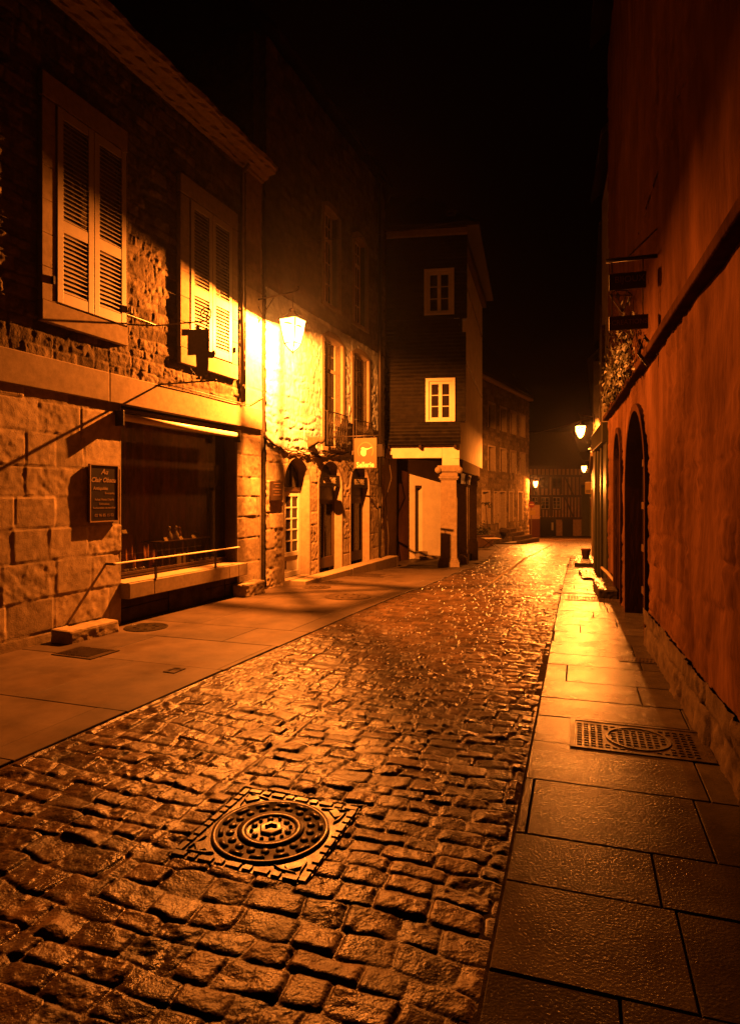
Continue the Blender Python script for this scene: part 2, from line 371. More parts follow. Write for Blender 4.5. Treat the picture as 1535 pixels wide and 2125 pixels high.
# kerb of narrow edging stones along the right pavement
# ------------------------------------------------------------------ manhole and covers
def manhole():
    T = thing('manhole_cover', 'square cast iron manhole cover with round patterned lid set in the setts', 'manhole cover', loc=(MH.x, MH.y, gz(MH.y)-.004), rz=MHA)
    fr = MB(); fr.box(-.352,.352,-.352,.352,-.05,-.004); o = fr.build('frame', M['castiron'], T)
    st = MB(); a = .352
    def raised(mb, pts, z=.006, z0=-.004):
        n = len(pts); cx = sum(p[0] for p in pts)/n; cy = sum(p[1] for p in pts)/n
        low = [(x,y,z0) for x,y in pts]; hi = [(cx+(x-cx)*.88, cy+(y-cy)*.88, z) for x,y in pts]
        mb.add(low+hi, [tuple(range(n,2*n))]+[(i,(i+1) % n,(i+1) % n+n,i+n) for i in range(n)])
    for side in range(4):
        w = side*math.pi/2; c, s = math.cos(w), math.sin(w); R = lambda x,y: (x*c-y*s, x*s+y*c)
        x = -.345; k = 0
        while x < .30:
            L = .075 if k % 2 == 0 else .042
            raised(st, [R(x,-.347),R(x+L,-.347),R(x+L,-.312),R(x,-.312)]); x += L+.014; k += 1
        for sg in (-1,1):                          # corner wedges
            raised(st, [R(.297,-.297*sg*sg+.0),R(.292,-.20),R(.272,-.155)][::1]) if sg > 0 else raised(st, [R(.20,-.292),R(.285,-.297),R(.155,-.272)])
        raised(st, [R(.235,-.295),R(.297,-.237),R(.262,-.205),R(.205,-.262)])
    st.build('stud_border', M['castiron'], T)
    lid = MB(); lid.lathe([(.0,.0),(.295,.0),(.295,.006),(.275,.006),(.27,.001),(.0,.001)], n=64, cap=False)
    lid.lathe([(.165,.001),(.168,.008),(.125,.009),(.122,.002)], n=64, cap=False)
    lo = lid.build('lid', M['castiron'], T, True)
    sd = MB()
    for i in range(14):
        w = 2*math.pi*i/14; dw = .15
        raised(sd, [(r*math.cos(w+q), r*math.sin(w+q)) for r, q in ((.263,-dw),(.263,0),(.263,dw),(.236,dw),(.236,0),(.236,-dw))], .010, 0)
    for i in range(18):
        w = 2*math.pi*(i+.5)/18; sd.lathe([(.022,0),(.021,.007),(.014,.011),(.001,.012)], (.202*math.cos(w), .202*math.sin(w), 0), 10, cap=False)
    for i in range(12):
        w = 2*math.pi*i/12; rr = .018 if i % 2 == 0 else .011; rp = .094 if i % 2 == 0 else .098
        sd.lathe([(rr,0),(rr*.95,.008),(rr*.6,.012),(.001,.013)], (rp*math.cos(w), rp*math.sin(w), 0), 8, cap=False)
    sd.build('raised_pattern', M['castiron'], lo, True)
    hx = MB(); hx.lathe([(.062,0),(.062,.012),(.055,.014),(.036,.014),(.034,-.006),(.001,-.006)], n=6, cap=False); hx.build('keyhole', M['castiron'], lo)
manhole()
# small covers and gratings let into the pavements
def cover_rect(label, x, y, w, d, rz, m=None, ribs=0, cat='inspection cover', name='inspection_cover', circle=False):
    T = thing(name, label, cat, loc=(x,y,gz(y)), rz=rz)
    tilt = math.atan((gz(y+.3)-gz(y-.3))/.6); T.rotation_euler = (tilt,0,rz)
    f = MB(); t = .03
    f.box(-w/2,w/2,-d/2,-d/2+t,-.03,.008); f.box(-w/2,w/2,d/2-t,d/2,-.03,.008); f.box(-w/2,-w/2+t,-d/2+t,d/2-t,-.03,.008); f.box(w/2-t,w/2,-d/2+t,d/2-t,-.03,.008)
    f.build('frame', M['castiron'], T)
    b = MB(); b.box(-w/2+t+.004,w/2-t-.004,-d/2+t+.004,d/2-t-.004,-.03,.004); 
    if ribs:
        n = int((w-.1)/.035)
        for i in range(n):
            xx = -w/2+.05+i*.035; b.box(xx,xx+.014,-d/2+.05,d/2-.05,.004,.011)
    plate = b.build('plate', M['castiron'], T)
    if circle:
        c = MB(); rr = min(w, d)/2-.07
        c.lathe([(rr,.004),(rr,.011),(rr-.02,.011),(rr-.02,.004)], n=40, cap=False)
        q = random.Random(int(x*100))
        for i in range(int((w-.1)/.045)):
            for j in range(int((d-.1)/.045)):
                xx = -w/2+.06+i*.045; yy_ = -d/2+.06+j*.045
                if abs(math.hypot(xx,yy_)-rr) < .03: continue
                s_ = 1 if (i+j) % 2 else -1
                c.add([(xx-.017,yy_-.006*s_,.004),(xx+.014,yy_-.012*s_,.004),(xx+.017,yy_+.006*s_,.004),(xx-.014,yy_+.012*s_,.004),
                       (xx-.013,yy_-.003*s_,.010),(xx+.012,yy_-.008*s_,.010),(xx+.013,yy_+.003*s_,.010),(xx-.012,yy_+.008*s_,.010)],
                      [(4,5,6,7),(0,1,5,4),(1,2,6,5),(2,3,7,6),(3,0,4,7)])
        c.build('tread_pattern', M['castiron'], plate)
    return T
def cover_round(label, x, y, r, m='castiron'):
    T = thing('round_cover', label, 'manhole cover', loc=(x,y,gz(y)), rz=.3)
    T.rotation_euler = (math.atan((gz(y+.3)-gz(y-.3))/.6),0,.3)
    b = MB(); b.lathe([(r,-.02),(r,.006),(r-.03,.007),(r-.034,.003),(.001,.003)], n=48, cap=False); b.build('rim', M[m], T)
    c = MB(); c.lathe([(r-.04,-.01),(r-.04,.006),(r-.10,.006),(r-.105,.005),(.001,.005)], n=48, cap=False)
    for i in range(8):
        w = i*math.pi/4; c.box(-.02+math.cos(w)*r*.5,.02+math.cos(w)*r*.5,-.02+math.sin(w)*r*.5,.02+math.sin(w)*r*.5,.005,.012)
    c.build('lid', M[m], T)
def gp(px, py):                                # where a pixel of the photograph meets the street
    Y = 6.0
    for _ in range(40): Y = F*(EYE-gz(Y))/(py-HY)
    return (px-CX)/F*Y, Y
RZ = math.radians(-18.5); RZL = math.radians(-21.5)
cover_round('largest round iron cover in the smooth left pavement', *gp(722,1238), .40)
cover_round('round stone-coloured cover beside the low stone block under the shop window', *gp(303,1302), .27, 'slab')
cover_round('small round cover near the kerb step of the saddlery', *gp(657,1219), .27)
cover_round('round cover farther along, close to the saddlery shop windows', *gp(692,1207), .2)
cover_rect('rectangular iron cover in front of the last saddlery arch', *gp(765,1194), .95, .75, RZL)
cover_rect('little square iron box lid in the left pavement near the setts', *gp(362,1392), .13, .17, RZL, name='valve_lid', cat='valve lid')
cover_rect('dark iron floor grating at the left edge of the pavement', *gp(178,1355), .55, .40, RZL, ribs=1, name='floor_grating', cat='grating')
x, y = gp(1290,1533); cover_rect('big rectangular ribbed cover with circle motif in the right pavement', x+.1, y-.02, .88, .56, RZ, circle=True)
x, y = gp(1334,1373); cover_rect('iron cellar grating against the arched wall on the right', x+.08, y, .62, .2, RZ, ribs=1, name='floor_grating', cat='grating')
x, y = gp(1228,1243); cover_rect('rectangular cover beside the doorstep on the bright right pavement', x, y, .85, .52, RZ, circle=True)
x, y = gp(1222,1233); cover_rect('long slotted drain grille crossing the bright right pavement', x, y+.05, 1.15, .16, RZ, ribs=1, name='drain_grille', cat='drain grille')

# ------------------------------------------------------------------ generic architecture parts
def arch_pts(u0, u1, z0, zs, n=14, rise=None):
    c = (u0+u1)/2; r = (u1-u0)/2; rise = rise or r
    return [(u0,z0)]+[(c-r*math.cos(math.pi*i/n), zs+rise*math.sin(math.pi*i/n)) for i in range(n+1)]+[(u1,z0)]
def in_arch(U, Z, u0, u1, z0, zs, rise=None):
    c = (u0+u1)/2; r = (u1-u0)/2; rise = rise or r
    e = ((U-c)/r)**2+(np.maximum(Z-zs, 0)/rise)**2
    return (np.abs(U-c) < r) & (Z > z0) & (e < 1)
def reveal(mb, pts, y0, y1, splay=0.0, ring=.05):
    n = len(pts); cu = sum(p[0] for p in pts)/n
    P = lambda p, d: (p[0]+(cu-p[0])*d, p[1])
    vs = []
    for p in pts: vs.append((p[0], y0, p[1]))
    for p in pts:
        q = P(p, splay); vs.append((q[0], y1, q[1]-(splay*.3 if p[1] > 1 else 0)))
    mb.add(vs, [(i, i+1, n+i+1, n+i) for i in range(n-1)])
    # narrow arris of dressed stone round the mouth
    mid = (cu, sum(p[1] for p in pts)/n); out = []
    for i, p in enumerate(pts):
        a = Vector(pts[max(i-1,0)]); b = Vector(pts[min(i+1,n-1)]); t_ = (b-a).normalized(); nn = Vector((-t_.y, t_.x))
        out.append((p[0]+nn.x*ring, p[1]+nn.y*ring))
    vs = [(p[0],y0,p[1]) for p in pts]+[(p[0],y0,p[1]) for p in out]+[(p[0],y0+.06,p[1]) for p in out]
    mb.add(vs, [(i,i+1,n+i+1,n+i) for i in range(n-1)]+[(n+i,n+i+1,2*n+i+1,2*n+i) for i in range(n-1)])
def slab_plane(mb, pts, y): mb.add([(p[0],y,p[1]) for p in pts], [tuple(range(len(pts)))])
def casement(parent, u0, u1, z0, z1, y, m, cols=2, rows=3, fw=.07, mull=.06, bar=.022, transom=None, surround=None, name='window'):
    w = MB(); d = .05
    w.box(u0,u1,y-d,y,z0,z0+fw); w.box(u0,u1,y-d,y,z1-fw,z1); w.box(u0,u0+fw,y-d,y,z0+fw,z1-fw); w.box(u1-fw,u1,y-d,y,z0+fw,z1-fw)
    o = w.build(name, m, parent, bevel=.004)
    s = MB(); c = (u0+u1)/2; s.box(c-mull/2,c+mull/2,y-d-.006,y-.004,z0+fw,z1-fw)
    if transom: s.box(u0+fw,c-mull/2,y-d-.003,y-.004,transom-.04,transom+.04); s.box(c+mull/2,u1-fw,y-d-.003,y-.004,transom-.04,transom+.04)
    zt = transom-.04 if transom else z1-fw
    for i in range(1, rows):
        zz = z0+fw+(zt-z0-fw)*i/rows
        s.box(u0+fw,c-mull/2,y-d+.012,y-.012,zz-bar/2,zz+bar/2); s.box(c+mull/2,u1-fw,y-d+.012,y-.012,zz-bar/2,zz+bar/2)
    if cols > 2:
        for a, b in ((u0+fw,c-mull/2),(c+mull/2,u1-fw)):
            mid = (a+b)/2; s.box(mid-bar/2,mid+bar/2,y-d+.010,y-.014,z0+fw,z1-fw)
    if transom:
        zz = (transom+.04+z1-fw)/2; s.box(u0+fw,c-mull/2,y-d+.012,y-.012,zz-bar/2,zz+bar/2); s.box(c+mull/2,u1-fw,y-d+.012,y-.012,zz-bar/2,zz+bar/2)
    s.build('glazing_bars', m, o)
    p = MB(); p.box(u0+fw*.6,u1-fw*.6,y-.03,y-.024,z0+fw*.6,z1-fw*.6); p.build('pane', M['pane'], o)
    return o
def shutter_leaf(parent, u0, u1, z0, z1, y, name='shutter'):
    s = MB(); st = .085; t = .04; zm = z0+(z1-z0)*.40
    s.box(u0,u0+st,y-t,y,z0,z1); s.box(u1-st,u1,y-t,y,z0,z1)
    for a, b in ((z0,z0+.13),(zm-.07,zm+.07),(z1-.11,z1)): s.box(u0+st,u1-st,y-t+.002,y-.002,a,b)
    o = s.build(name, M['shutter'], parent, bevel=.004)
    l = MB()
    for a, b in ((z0+.13,zm-.07),(zm+.07,z1-.11)):
        n = int((b-a)/.052)
        for i in range(n):
            z = a+(b-a)*(i+.5)/n
            l.hexa([(u0+st,y-t+.004,z-.021),(u1-st,y-t+.004,z-.021),(u1-st,y-.006,z+.010),(u0+st,y-.006,z+.010)],
                   [(u0+st,y-t+.004,z-.012),(u1-st,y-t+.004,z-.012),(u1-st,y-.006,z+.019),(u0+st,y-.006,z+.019)])
    l.build('louvres', M['shutter'], o)
    return o
def gable_roof(parent, u0, u1, y0, y1, z, h, m=None, over=.25):
    r = MB(); ym = (y0+y1)/2
    r.hexa([(u0,y0-over,z),(u1,y0-over,z),(u1,ym,z+h),(u0,ym,z+h)], [(u0,y0-over,z+.12),(u1,y0-over,z+.12),(u1,ym,z+h+.12),(u0,ym,z+h+.12)])
    r.hexa([(u0,ym,z+h),(u1,ym,z+h),(u1,y1,z),(u0,y1,z)], [(u0,ym,z+h+.12),(u1,ym,z+h+.12),(u1,y1,z+.12),(u0,y1,z+.12)])
    for u in (u0+.02, u1-.08): r.prism([(0,0)], 0, 0) if False else r.add([(u,y0,z),(u,ym,z+h),(u,y1,z)], [(0,1,2)])
    return r.build('roof', m or M['roof'], parent)

# ------------------------------------------------------------------ A: antique shop house (left)
FA = Frame((-3.31, 8.21), (.394, 1))
A = thing('stone_shop_house', 'stone house with louvred shutters above a wide antique shop window on the left', 'house', FA)
AE = FA.u(540); AL = -7.0
oL, oR = FA.u(250), FA.u(491)                       # display opening
ZS, ZL0, ZL1, ZC = .55, 2.89, 3.27, 7.45
rub = lambda U, Z: stones(U, Z, (.09,.19), (.15,.42), .03, 2.2, .016, .009, .22, .007, 101, .008, uneven=.005)
ash = lambda U, Z: stones(U, Z, (.34,.46), (.4,.85), .008, 2, .012, .008, .15, .0022, 111, .003, uneven=.003)
b = MB()                                            # masonry core behind the facing
b.box(AL,AE-.02,.03,.5,ZL0,ZC); b.box(AL,oL,.03,.5,-.2,ZL0); b.box(oR,AE-.02,.03,.5,-.2,ZL0); b.box(oL,oR,.10,.5,-.2,ZS-.24)
b.box(AE-.5,AE-.01,.5,6,-.2,ZC); b.box(AL,AE-.02,6,6.3,-.2,ZC); b.box(AL,AL+.4,.5,6,-.2,ZC)
A0 = b.build('wall', M['rubble'], A)
qz = FA.u(507)
relief('rubble_facing', A, AL, qz, ZL1, ZC, .017, rub, M['rubble'])
relief('quoin_facing', A, qz, AE, ZL1, ZC, .02, lambda U, Z: tuple((x+y for x, y in zip(stones(U, Z, (.34,.5), (.5,.8), .004, 2, .012, .010, .1, .004, 112, .003, uneven=.003), (.022, 0)))), M['ashlar'])
relief('ashlar_facing', A, AL, oL, -.15, ZL0, .017, ash, M['ashlar'], n0=.0)
relief('ashlar_facing', A, oR, AE, -.15, ZL0, .017, ash, M['ashlar'], n0=.0)
e = MB(); e.box(AE-.03,AE,-.012,.5,-.2,ZC); e.build('corner_return', M['dressed'], A)
lt = MB(); x = AL
for xx in (FA.u(222), AE+.0):
    lt.box(x,xx-.004,-.05,.5,ZL0,ZL1); x = xx
lt.build('shop_lintel', M['dressed'], A, bevel=.012)
for a, c in ((oR,oR+.02),(oL-.02,oL)): rv = MB(); rv.box(a,c,-.01,.42,ZS,ZL0-.002); rv.build('window_jamb', M['dressed'], A)
# moulded cornice with weathered front edge
co = MB(); prof = [(.0,7.42),(-.07,7.43),(-.08,7.47),(-.16,7.50),(-.18,7.54),(-.29,7.56),(-.31,7.60),(-.35,7.61),(-.36,7.68),(.3,7.72),(.3,7.42)]
uu = np.linspace(AL, AE+.02, 90)
for i in range(len(uu)-1):
    a, c = uu[i], uu[i+1]
    j = lambda u, k: (.012*math.sin(u*7+k)+.010*math.sin(u*23+k*2)) if k not in (0,9,10) else 0
    n = len(prof); vs = [(a,p[0]+j(a,k),p[1]+j(a+3,k)*.7) for k, p in enumerate(prof)]+[(c,p[0]+j(c,k),p[1]+j(c+3,k)*.7) for k, p in enumerate(prof)]
    co.add(vs, [(k,(k+1) % n,(k+1) % n+n,k+n) for k in range(n)])
    if i == len(uu)-2: co.add([(c,p[0],p[1]) for p in prof], [tuple(range(n))])
co.build('cornice', M['dressed'], A)
gable_roof(A, AL, AE, .0, 6.3, 7.68, 3.4, over=.2)
# sill, plinth under the display window
si = MB(); su = oL-.02; ends = [oL-.02, FA.u(300), FA.u(458), FA.u(478), FA.u(497)]
for a, c in zip(ends[:-1], ends[1:]): si.hexa([(a,-.17,ZS-.22),(c-.004,-.17,ZS-.22),(c-.004,.42,ZS-.22),(a,.42,ZS-.22)], [(a,-.17,ZS-.012),(c-.004,-.17,ZS-.012),(c-.004,.42,ZS),(a,.42,ZS)])
si.build('window_sill', M['dressed'], A, bevel=.01)
pl = MB(); pe = [oL, FA.u(298), FA.u(353), FA.u(430), FA.u(470), oR]
for i, (a, c) in enumerate(zip(pe[:-1], pe[1:])):
    for z0, z1 in ((-.2,.0),(.0,.19),(.19,.328)) if i != 2 else ((-.2,.328),): pl.box(a+.004,c-.004,.02+(i % 2)*.012,.10,z0+.003,z1-.003)
pl.build('under_sill_stonework', M['darkstone'], A, bevel=.008)
# display window glass and room behind
gw = MB(); gw.box(oL,oR,.215,.223,ZS+.06,ZL0-.05)
G = gw.build('display_window', M['glass'], A)
gf = MB(); gf.box(oL,oR,.20,.25,ZS+.001,ZS+.06); gf.box(oL,oR,.20,.25,ZL0-.05,ZL0-.002); gf.box(oL,oL+.03,.20,.25,ZS+.06,ZL0-.05); gf.box(oR-.03,oR,.20,.25,ZS+.06,ZL0-.05)
for zz in (ZS+.075, ZS+.02): gf.box(oL+.03,oR-.03,.185,.198,zz,zz+.012)
gf.build('frame', M['brown'], G)
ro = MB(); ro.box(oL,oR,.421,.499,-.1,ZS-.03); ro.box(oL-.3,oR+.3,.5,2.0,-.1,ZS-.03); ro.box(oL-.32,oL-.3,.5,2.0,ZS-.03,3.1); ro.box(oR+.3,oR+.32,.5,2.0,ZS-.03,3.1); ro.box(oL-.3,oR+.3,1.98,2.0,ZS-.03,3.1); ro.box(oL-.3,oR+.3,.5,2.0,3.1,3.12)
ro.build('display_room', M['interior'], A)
nu, nv = 260, 12; U, Z = np.meshgrid(np.linspace(oL-.28, oR+.28, nu), np.linspace(ZS-.02, 3.08, nv))
fold = .035*np.sin(U*23+2*np.sin(U*3.1))+.02*np.sin(U*51+Z*.6)+.03*vn(U*2.2,Z*.4,9)
grid_mesh('curtain', np.stack([U, 0.76+fold, Z], -1), nu, nv, M['curtain'], A)
# window surrounds and closed shutters on the upper floor
w2a, w2b = FA.u(387), FA.u(473); w1b = FA.u(252); w1a = w1b-(w2b-w2a)
WZ0, WZ1 = 3.93, 6.20
for (a, c, sa_, sb_) in ((w2a,w2b,FA.u(366),FA.u(486)), (w1a,w1b,w1a-.2,w1b+.03)):
    s = MB(); nb = 6
    for k in range(nb):
        z0 = WZ0-.02+(WZ1+.02-WZ0)*k/nb; z1 = WZ0-.02+(WZ1+.02-WZ0)*(k+1)/nb
        s.box(sa_,a-.02,-.075,.04,z0+.002,z1-.002); s.box(c+.02,sb_,-.075,.04,z0+.002,z1-.002)
    s.box(sa_,sb_,-.08,.04,WZ0-.26,WZ0-.022); s.box(sa_,sb_,-.078,.04,WZ1+.022,WZ1+.3)
    s.build('window_surround', M['dressed'], A, bevel=.008)
    m_ = (a+c)/2
    shutter_leaf(A, a, m_-.004, WZ0, WZ1, -.045); shutter_leaf(A, m_+.004, c, WZ0, WZ1, -.045)
    rb = MB(); rb.box(a-.019,c+.019,.0,.02,WZ0-.02,WZ1+.02); rb.build('window_rebate', M['shutter'], A)
    for uu_ in (a-.07, c+.07): lt_ = MB(); lt_.box(uu_-.012,uu_+.012,-.115,-.07,WZ0+.18,WZ0+.27); lt_.build('shutter_catch', M['iron'], A)
# small projecting wall items
# downpipe
DP = thing('downpipe', 'thin zinc downpipe on the stone wall between shutters and lantern', 'downpipe', FA)
ud = FA.u(503, .06); p = MB(); p.tube([(ud,-.06,3.31),(ud,-.06,7.3),(ud,-.2,7.42)], .035, 10); p.build('pipe', M['zinc'], DP, True)
for z in (3.6,4.9,6.2,7.1): br = MB(); br.lathe([(.042,-.015),(.042,.015)], (ud,-.06,z), 10); br.box(ud-.01,ud+.01,-.04,.0,z-.01,z+.01); br.build('pipe_bracket', M['zinc'], DP)
# awning roller
AW = thing('rolled_awning', 'pale rolled-up awning tube under the shop lintel', 'awning', FA, (0,0,0))
u0, u1 = FA.u(258,.12), FA.u(490,.06)
p = MB(); p.tube([(u0,-.058,2.72),(u1,-.058,2.72)], .048, 16); p.build('roller', M['pale_metal'], AW, True)
for uu_ in (u0-.03, u1+.012):
    p = MB(); p.box(uu_-.012,uu_+.012,-.14,.0,2.60,2.80); p.build('end_bracket', M['iron'], AW, bevel=.004)
# guard rail over the sill
GR = thing('guard_rail', 'slim metal guard rail on posts along the shop window sill', 'rail', FA)
ra, rb_ = FA.u(238,.17), FA.u(496,.17); p = MB(); p.box(ra,rb_,-.19,-.15,.815,.833); p.build('top_rail', M['pale_metal'], GR, bevel=.004)
for q in (323, 447):
    uu_ = FA.u(q,.16); p = MB(); p.box(uu_-.014,uu_+.014,-.175,-.15,ZS-.01,.815); p.build('post', M['iron'], GR)
for uu_ in (ra+.02, rb_-.02):
    p = MB(); p.box(uu_-.01,uu_+.01,-.15,.0,.80,.83); p.build('wall_bracket', M['iron'], GR)
# shop board
SB = thing('shop_board', 'black framed shop board with pale script and phone number', 'sign', FA)
a, c = FA.u(187,.04), FA.u(243,.04); z0, z1 = 1.37, 2.07; mc = (a+c)/2
p = MB(); p.box(a,c,-.045,-.012,z0,z1); p.build('board', M['board'], SB)
p = MB(); t_ = .014
p.box(a-t_,c+t_,-.055,-.02,z1,z1+t_); p.box(a-t_,c+t_,-.055,-.02,z0-t_,z0); p.box(a-t_,a,-.055,-.02,z0,z1); p.box(c,c+t_,-.055,-.02,z0,z1); p.build('frame', M['goldlet'], SB)
wb = c-a
def ln(s, size, fx, fz, sh=0, bold=.0, al='CENTER'): text('lettering', s, size*wb, a+wb*fx, -.046, z0+(z1-z0)*fz, M['goldlet'], SB, sh, bold, al)
ln('Au', .21, .5, .885, .35, .002); ln('Clair Obscur', .185, .5, .735, .35, .002); ln('Antiquités', .13, .36, .585, .1, .001); ln('Brocante', .1, .7, .5)
ln('Achat Vente Dépôt', .09, .5, .385); ln('Estimation', .09, .5, .305); ln('Restauration de mobilier', .083, .5, .235); ln('02 96 85 15 02', .115, .5, .1)
# stone blocks standing on the pavement at the wall foot
def stone_block(label, fr, u0, u1, n0, n1, z1, base, m='ashlar', name='stone_block', cat='stone block', group=None):
    p = fr.pt((u0+u1)/2, (n0+n1)/2); T = MB(); w = (u1-u0)/2; d = (n1-n0)/2; h = z1-base
    q = random.Random(int(u0*1000)); nx, ny = 10, 6
    vs = []
    T.box(-w,w,-d,d,-.08,h)
    o = T.build(name, M[m], None, bevel=.03); o.location = (p.x,p.y,base); o.rotation_euler = (0,0,fr.rz)
    s = o.modifiers.new('sub','SUBSURF'); s.subdivision_type = 'SIMPLE'; s.levels = s.render_levels = 4
    tx = bpy.data.textures.new('worn_stone','CLOUDS'); tx.noise_scale = .12
    dm = o.modifiers.new('wear','DISPLACE'); dm.texture = tx; dm.strength = .03; dm.mid_level = .5
    return tag(o, label, cat, group)
ua = FA.u(150,.2); stone_block('long low worn stone block against the wall below the shop board', FA, FA.u(140,.3), FA.u(243,.3), .03, .34, .15, -.01)
ub = FA.u(502,.25); stone_block('squat stone block between the shop pier and the narrow dark door', FA, FA.u(500,.2)-.02, FA.u(541,.2), .04, .30, .20, gz(11))
# things in the display window
def lathe_thing(name, label, cat, fr, u, n, z, prof, m, group=None):
    p = fr.pt(u, n); b = MB(); b.lathe(prof, n=14); o = b.build(name, m, None, True); o.location = (p.x,p.y,z)
    return tag(o, label, cat, group)
DT = thing('display_table', 'draped display table behind the antique shop window', 'table', FA)
ta, tb_ = FA.u(328,-.3), FA.u(424,-.4); p = MB(); p.box(ta,tb_,.27,.62,.98,1.0); p.build('tabletop', M['brown'], DT, bevel=.005)
nu, nv = 150, 6; U, Z = np.meshgrid(np.linspace(ta+.02, tb_-.02, nu), np.linspace(ZS-.02, .985, nv))
grid_mesh('cloth_skirt', np.stack([U, .31+.02*np.sin(U*40)+.015*np.sin(U*17+1), Z], -1), nu, nv, M['cloth'], DT)
gl_prof = [(.03,0),(.03,.004),(.006,.01),(.006,.06),(.028,.075),(.034,.11),(.03,.135)]
dec_prof = [(.045,0),(.05,.03),(.045,.09),(.018,.13),(.014,.17),(.02,.175),(.022,.2),(.012,.215),(.001,.22)]
M['crystal'] = glass_mat('cut_glass', (.6,.5,.4), .1, .5)
us = np.linspace(FA.u(258,-.3), FA.u(300,-.3), 6)
for i, u in enumerate(us): lathe_thing('glass_goblet', 'small glass goblet on the window floor left of the cloth', 'goblet', FA, u, -.30-.03*(i % 2), ZS-.03, gl_prof, M['crystal'], 'goblets at the left end of the window floor')
for i, u in enumerate(np.linspace(FA.u(398,-.3), FA.u(440,-.3), 7)): lathe_thing('glass_goblet', 'small glass goblet on the window floor right of the white panel', 'goblet', FA, u, -.30-.03*(i % 2), ZS-.03, gl_prof, M['crystal'], 'goblets at the right end of the window floor')
for i, (q, lab) in enumerate(((346,'glass decanter at the left of the draped display table'),(360,'tall glass decanter in the middle of the draped display table'))):
    lathe_thing('glass_decanter', lab, 'decanter', FA, FA.u(q,-.4), -.35, 1.0, dec_prof, M['crystal'])
lathe_thing('bronze_figurine', 'small brown figurine on the display table between price cards', 'figurine', FA, FA.u(372,-.36), -.36, 1.0, [(.04,0),(.045,.02),(.02,.03),(.035,.08),(.03,.12),(.012,.145),(.022,.165),(.018,.19),(.001,.2)], M['terracotta'])
lathe_thing('brass_bowl', 'low metal bowl at the right end of the display table', 'bowl', FA, FA.u(408,-.42), -.42, 1.0, [(.03,0),(.012,.02),(.05,.05),(.07,.08),(.066,.08),(.045,.055)], M['castiron'])
def card(label, q, n, z, w=.075):
    u = FA.u(q, -n); p = FA.pt(u, -n); b = MB()
    b.hexa([(-w/2,0,0),(w/2,0,0),(w/2,.004,0),(-w/2,.004,0)], [(-w/2,.03,.05),(w/2,.03,.05),(w/2,.034,.05),(-w/2,.034,.05)])
    b.hexa([(-w/2,.06,0),(w/2,.06,0),(w/2,.064,0),(-w/2,.064,0)], [(-w/2,.03,.052),(w/2,.03,.052),(w/2,.034,.052),(-w/2,.034,.052)])
    o = b.build('price_card', M['card']); o.location = (p.x,p.y,z); o.rotation_euler = (0,0,FA.rz); tag(o, label, 'price card', 'price cards in the shop window')
ST = thing('side_stand', 'dark box stand at the left end of the shop window', 'stand', FA); p = MB(); sa0 = oL+.06; p.box(sa0-.05,sa0+.22,.32,.6,ZS-.03,1.14); p.build('box', M['brown'], ST, bevel=.01); p = MB(); p.box(sa0-.06,sa0+.24,.30,.62,1.141,1.16); p.build('top', M['timber'], ST)
card('pale price card alone on the dark box stand', 260, .33, 1.16, .09); card('price card at the left front of the display table', 346, .31, 1.0); card('price card in the middle front of the display table', 377, .31, 1.0); card('price card at the right end of the display table', 404, .32, 1.0, .1)
wp = MB(); wp.box(FA.u(368,-.28),FA.u(386,-.28),.285,.297,ZS-.03,ZS+.24); o = wp.build('white_panel', M['card'], None); o.location = (FA.o.x,FA.o.y,0); o.rotation_euler = (0,0,FA.rz); tag(o, 'plain pale panel leaning in front of the display table', 'panel')

# hanging painter sign
us_ = FA.u(325); FS = Frame(FA.pt(us_, 0), FA.out)
HS = thing('painter_sign', 'dark iron cut-out sign of a painter at an easel hung on a scrolled bar', 'sign', FS)
p = MB(); p.tube([(0,0,4.11),(.55,0,4.10),(.83,0,4.09)]+[(.83+.105*math.sin(w)*(1-w/14), 0, 4.195-.105*math.cos(w)*(1-w/14)) for w in np.linspace(.2,10.5,40)], .010, 6)
p.build('scrolled_bar', M['iron'], HS, True); p = MB(); p.tube([(0,0,3.27),(1.0,0,3.265)], .012, 6); p.lathe([(.001,-.022),(.022,0),(.001,.022)], (1.0,0,3.265), 8); p.build('lower_bar', M['iron'], HS, True); p = MB()
p.tube([(.0,.0,4.11),(.02,1.0,4.115),(.01,2.2,4.12)] if False else [(.02,-.02,4.11),(.05,-.9,4.10),(.03,-1.7,4.08)], .006, 5)
p.build('stay_rod', M['iron'], HS, True)
def fx(px): return FS.u(px)
def fz_(px, py): return FS.uz(px, py)
cv = [fz_(390,684), fz_(434,683), fz_(434,735), fz_(390,737)]
p = MB(); p.prism(cv[::-1], -.012, .008); p.prism([fz_(408,676),fz_(414,676),fz_(414,684),fz_(408,684)][::-1], -.01, .006); p.build('canvas', M['iron'], HS)
fig = [(409,737),(412,722),(409,712),(416,703),(426,702),(432,709),(431,718),(434,727),(440,731),(447,727),(449,735),(443,744),(434,743),(434,760),(432,778),(426,779),(426,785),(433,784),(432,788),(421,789),(421,780),(417,780),(417,788),(410,788),(408,784),(413,784),(412,779),(409,778),(410,758)]
p = MB(); p.prism([fz_(*q) for q in fig][::-1], -.03, -.014); p.build('painter_cutout', M['iron'], HS)
p = MB(); p.tube([(*fz_(397,765)[:1],-.02,fz_(397,765)[1]),(fz_(406,777)[0],-.02,fz_(406,777)[1])], .008, 5); p.tube([(fz_(402,771)[0],-.02,fz_(402,771)[1]),(fz_(411,769)[0],-.02,fz_(411,769)[1])], .007, 5); p.build('brush', M['iron'], HS)
p = MB()
for q in (395, 430):
    z = fz_(q,684)[1]; uq = fx(q); k = 0
    while z+.03*k < 4.1: p.lathe([(.006,-.012),(.011,0),(.006,.012)], (uq,0,z+.015+.03*k), 6); k += 1
p.build('chain', M['iron'], HS)

